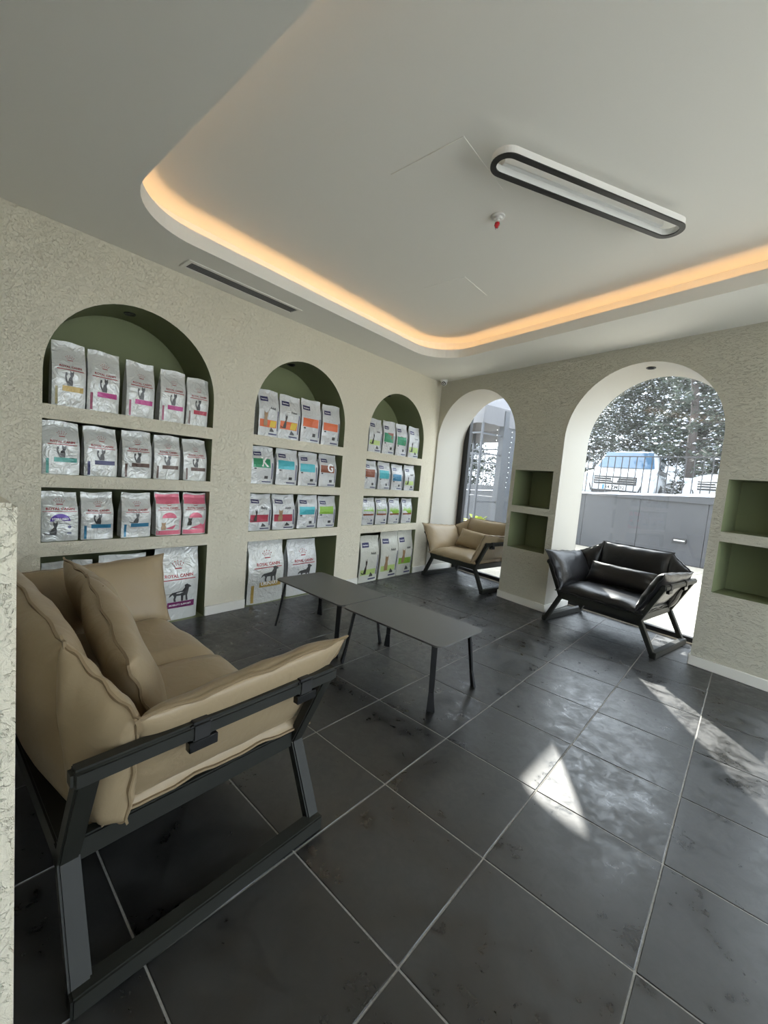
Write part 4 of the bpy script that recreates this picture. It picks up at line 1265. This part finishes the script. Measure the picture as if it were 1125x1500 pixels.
for s in (-1, 1):
    for yy in (0.9, 3.9):
        mb = MB(); mb.lathe([(0.001, 0), (0.30, 0.0), (0.335, 0.03), (0.335, 0.19), (0.30, 0.22), (0.001, 0.22)], 20, (0, 0, 0), axis='X')
        o = mb.build('wheel', 'tyre', van, smooth=True); o.location = (0.79 if s > 0 else -1.01, yy, 0.335)

# snowy conifers -----------------------------------------------------
def conifer(label, s, d, hgt, spread, seed, bare=0.8, lean=(0, 0), dens=1.0, snowy=0.25):
    rnd = random.Random(seed)
    t = thing('conifer', label, 'tree', group='snowy trees behind the parked cars'); place(t, s, d, 0.93)
    def axis(k): return Vector((lean[0] * k * k, lean[1] * k * k, hgt * k))
    mb = MB(); mb.tube([axis(k / 8) + Vector((0.04 * sin(k * 1.7 + seed), 0.03 * cos(k * 2.1), 0)) for k in range(9)], [0.115 * (1 - 0.85 * k / 8) * hgt / 6 + 0.012 for k in range(9)], 9)
    mb.build('trunk', 'bark', t, smooth=True)
    br = MB(); fo = MB(); sn = MB()
    nb_ = int(95 * dens)
    for k in range(nb_):
        f = bare / hgt + (0.98 - bare / hgt) * (k + rnd.random()) / nb_
        base = axis(f); az = rnd.uniform(0, 2 * pi)
        L_ = spread * (1.08 - f) ** 0.75 * rnd.uniform(0.6, 1.1)
        tip = base + Vector((cos(az) * L_, sin(az) * L_, L_ * rnd.uniform(-0.35, 0.15)))
        mid_ = base.lerp(tip, 0.5) + Vector((0, 0, 0.10 * L_))
        br.tube([base, mid_, tip], [0.022 * (1.1 - f) + 0.006, 0.012, 0.004], 5)
        m_ = int(26 * dens) + 8
        for q in range(m_):
            u = rnd.uniform(0.18, 1.0)
            p = base.lerp(mid_, u * 2) if u < 0.5 else mid_.lerp(tip, u * 2 - 1)
            p = p + Vector((rnd.gauss(0, 0.11), rnd.gauss(0, 0.11), rnd.gauss(-0.03, 0.07))) * (0.6 + spread * 0.3)
            for w_ in range(3):
                sz = rnd.uniform(0.04, 0.10)
                a = Vector((rnd.gauss(0, 1), rnd.gauss(0, 1), rnd.gauss(0, 0.5))).normalized()
                c = a.cross(Vector((rnd.gauss(0, 1), rnd.gauss(0, 1), rnd.gauss(0, 1)))).normalized()
                o = p + Vector((rnd.gauss(0, 0.05), rnd.gauss(0, 0.05), rnd.gauss(0, 0.05)))
                fo.poly([o - a * sz, o + c * sz * 0.30, o + a * sz, o - c * sz * 0.30])
            if rnd.random() < snowy:
                r = rnd.uniform(0.02, 0.06); o = p + Vector((0, 0, 0.05))
                bse = [o + Vector((r * 1.3 * cos(2 * pi * e / 5 + q), r * 0.9 * sin(2 * pi * e / 5 + q), rnd.uniform(-0.03, 0.01))) for e in range(5)]
                b = sn.pts(bse + [o + Vector((0, 0, r * 0.55))])
                for e in range(5): sn.quad(b + e, b + (e + 1) % 5, b + 5)
                sn.quad(*[b + e for e in range(5)][::-1])
    br.build('branches', 'bark', t, kind='stuff')
    fo.build('needles', 'needles', t, fix=False, kind='stuff')
    sn.build('snow', 'snow', t, fix=False, kind='stuff')
    return t
conifer('snowy conifer with a leaning bare dark trunk in the middle of the large arch', 0.12, 8.9, 6.2, 1.5, 1, bare=1.2, lean=(-0.9, 0.2), dens=0.5)
conifer('snowy conifer in the left part of the large arch above the SUV', -1.3, 13.2, 6.8, 2.1, 2, bare=1.6, dens=1.4)
conifer('snowy conifer behind the leaning trunk, filling the arch crown', -0.4, 12.8, 6.8, 2.1, 3, bare=0.5, dens=1.4)
conifer('snowy conifer above the cut-off white car at the arch right side', 1.0, 11.0, 6.4, 2.0, 4, bare=0.5, dens=1.3)
conifer('low bushy snowy conifer between the two white cars', 0.55, 10.2, 3.4, 1.4, 5, bare=0.1, dens=0.9)
conifer('far snowy conifer at the left edge of the large arch', -5.7, 14.2, 6.2, 2.2, 6, bare=0.4, dens=1.2)
conifer('snowy conifer seen through the terrace frame in the corner window', -9.4, 10.5, 4.2, 1.9, 7, bare=0.3, dens=1.1)
conifer('snowy conifer seen beside the terrace post in the corner window', -7.2, 11.5, 4.2, 1.9, 8, bare=0.3, dens=1.1)
conifer('farther snowy conifer behind the terrace in the corner window', -12.0, 13.0, 4.6, 2.0, 9, bare=0.3, dens=1.1)

conifer('far tall snowy conifer directly behind the SUV roof', -3.6, 18.0, 7.8, 2.7, 10, bare=0.2, dens=1.9)
conifer('far tall snowy conifer left of the SUV roof centre', -4.9, 18.0, 7.8, 2.7, 11, bare=0.2, dens=1.9)
conifer('far tall snowy conifer at the outermost left of the large arch', -6.5, 18.2, 7.4, 2.6, 12, bare=0.2, dens=1.7)
conifer('snowy conifer right of the cut-off white car, mostly hidden by the wall', 3.2, 12.0, 6.2, 2.1, 13, bare=0.3, dens=1.2)
conifer('second snowy conifer right of the cut-off white car, hidden by the wall', 5.4, 12.4, 6.4, 2.2, 14, bare=0.3, dens=1.1)
conifer('snowy conifer farther right along the street, hidden by the wall', 7.8, 12.0, 6.0, 2.1, 15, bare=0.3, dens=1.0)
# terrace enclosure with a grey awning, outside the corner window -----
aw = thing('awning', 'grey canvas terrace awning with a straight valance outside the corner window', 'awning'); place(aw)
A0, A1, B0, B1 = -2.9, -0.36, 1.30, 3.9
mb = MB()
cs = [(A0, B0, 2.53), (A1, B0, 2.53), (A1, B1, 2.53), (A0, B1, 2.53)]
for dz in (0.0, -0.015):
    P = [(x, y, z + dz) for x, y, z in cs]; R0 = (-1.6, 2.6, 4.10 + dz)
    for k in range(4): mb.poly([P[k], P[(k + 1) % 4], R0])
mb.build('roof_canvas', 'canvas_grey', aw, fix=False)
for (p, q) in ((0, 1), (1, 2), (2, 3), (3, 0)):
    a, b_ = Vector(cs[p]), Vector(cs[q]); dz = Vector((0, 0, 0.28))
    nrm = (b_ - a).cross(Vector((0, 0, 1))).normalized() * 0.006
    mb = MB(); mb.grid(lambda i, j: a.lerp(b_, i) - dz * j + nrm * sin(i * 40) * j * 1.5 + Vector((0, 0, -0.012 * abs(sin(i * 30)) * j)), 40, 2)
    mb.build('valance', 'canvas_grey', aw)
tf = thing('terrace_frame', 'dark metal terrace frame with posts and cross bars under the grey awning', 'frame'); place(tf)
for s, d, w_ in ((A1 - 0.02, B0 + 0.02, 0.035), (A0 + 0.02, B0 + 0.02, 0.035), (A0 + 0.02, B1 - 0.02, 0.05), (A1 - 0.02, B1 - 0.02, 0.05), (A1 - 0.03, 1.86, 0.11)):
    mb = MB(); mb.box(s - w_ / 2, s + w_ / 2, d - w_ / 2, d + w_ / 2, -0.012, 2.50); mb.build('post', 'anthracite', tf, bevel=0.003, seg=1)
for z in (2.08, 1.76, 0.97):
    mb = MB(); mb.bar((A0, B1 - 0.03, z), (A1, B1 - 0.03, z), 0.03, 0.03); mb.build('cross_bar', 'anthracite', tf)
    mb = MB(); mb.bar((A1 - 0.02, 1.86, z), (A1 - 0.02, B0, z), 0.02, 0.025); mb.build('cross_bar', 'anthracite', tf)
mb = MB(); mb.bar((A0, B0 + 0.02, 2.09), (A1, B0 + 0.02, 2.09), 0.02, 0.025); mb.build('cross_bar', 'anthracite', tf)
mb = MB(); mb.bar((A0, B0 + 0.02, 1.90), (A1, B0 + 0.02, 1.74), 0.02, 0.025); mb.build('cross_bar', 'anthracite', tf)
mb = MB(); mb.box(A1 - 0.045, A1 - 0.03, 1.93, 2.35, 0.02, 2.24); mb.build('side_panel', 'anthracite', tf)
for k, (s, d, z0, n) in enumerate(((A1 - 0.05, 1.36, 2.22, 9), (A1 - 0.015, 1.66, 2.22, 11), (A1 + 0.04, 1.98, 2.22, 12))):
    ls = thing('light_string', ['string of tiny white bulbs hanging at the awning corner', 'string of tiny white bulbs hanging before the thick terrace post', 'string of tiny white bulbs hanging beside the terrace side panel'][k], 'light string', group='bulb strings under the awning')
    place(ls, s, d, z0)
    mb = MB(); mb.tube([(0.01 * sin(q), 0.01 * cos(q * 1.3), -q * 0.085) for q in range(n + 1)], 0.002, 5); mb.build('wire', 'car_black', ls)
    for q in range(n):
        mb = MB(); mb.lathe([(0.002, 0.009), (0.008, 0.004), (0.009, -0.003), (0.002, -0.009)], 8)
        o = mb.build('bulb', 'white_plastic', ls, smooth=True); o.location = (0.01 * sin(q + 0.5) + 0.008, 0.0, -(q + 0.6) * 0.085)
pp = thing('potted_plant', 'yellow-green leafy plant in a dark pot on the terrace outside', 'plant'); place(pp, -1.02, 2.15, -0.012)
mb = MB(); mb.lathe([(0.001, 0), (0.13, 0.0), (0.17, 0.50), (0.185, 0.52), (0.165, 0.52), (0.15, 0.46), (0.001, 0.46)], 24); mb.build('pot', 'pot_dark', pp, smooth=True)
rp_ = random.Random(8)
for k in range(26):
    az, el, L_ = rp_.uniform(0, 6.28), rp_.uniform(0.5, 1.4), rp_.uniform(0.26, 0.46)
    dr = Vector((cos(az) * cos(el), sin(az) * cos(el), sin(el))); sd_ = dr.cross(Vector((0, 0, 1))).normalized()
    mb = MB()
    def leaf(i, j, dr=dr, sd_=sd_, L_=L_):
        w_ = 0.055 * sin(pi * min(1, max(0, (i - 0.25) / 0.75))) + 0.004
        return Vector((0, 0, 0.46)) + dr * L_ * i + sd_ * (j - 0.5) * 2 * w_ + Vector((0, 0, -0.16 * i * i * L_ / 0.4 + 0.015 * abs(2 * j - 1)))
    mb.grid(leaf, 7, 2); mb.build('leaf', 'leaf_yellow', pp, smooth=True)
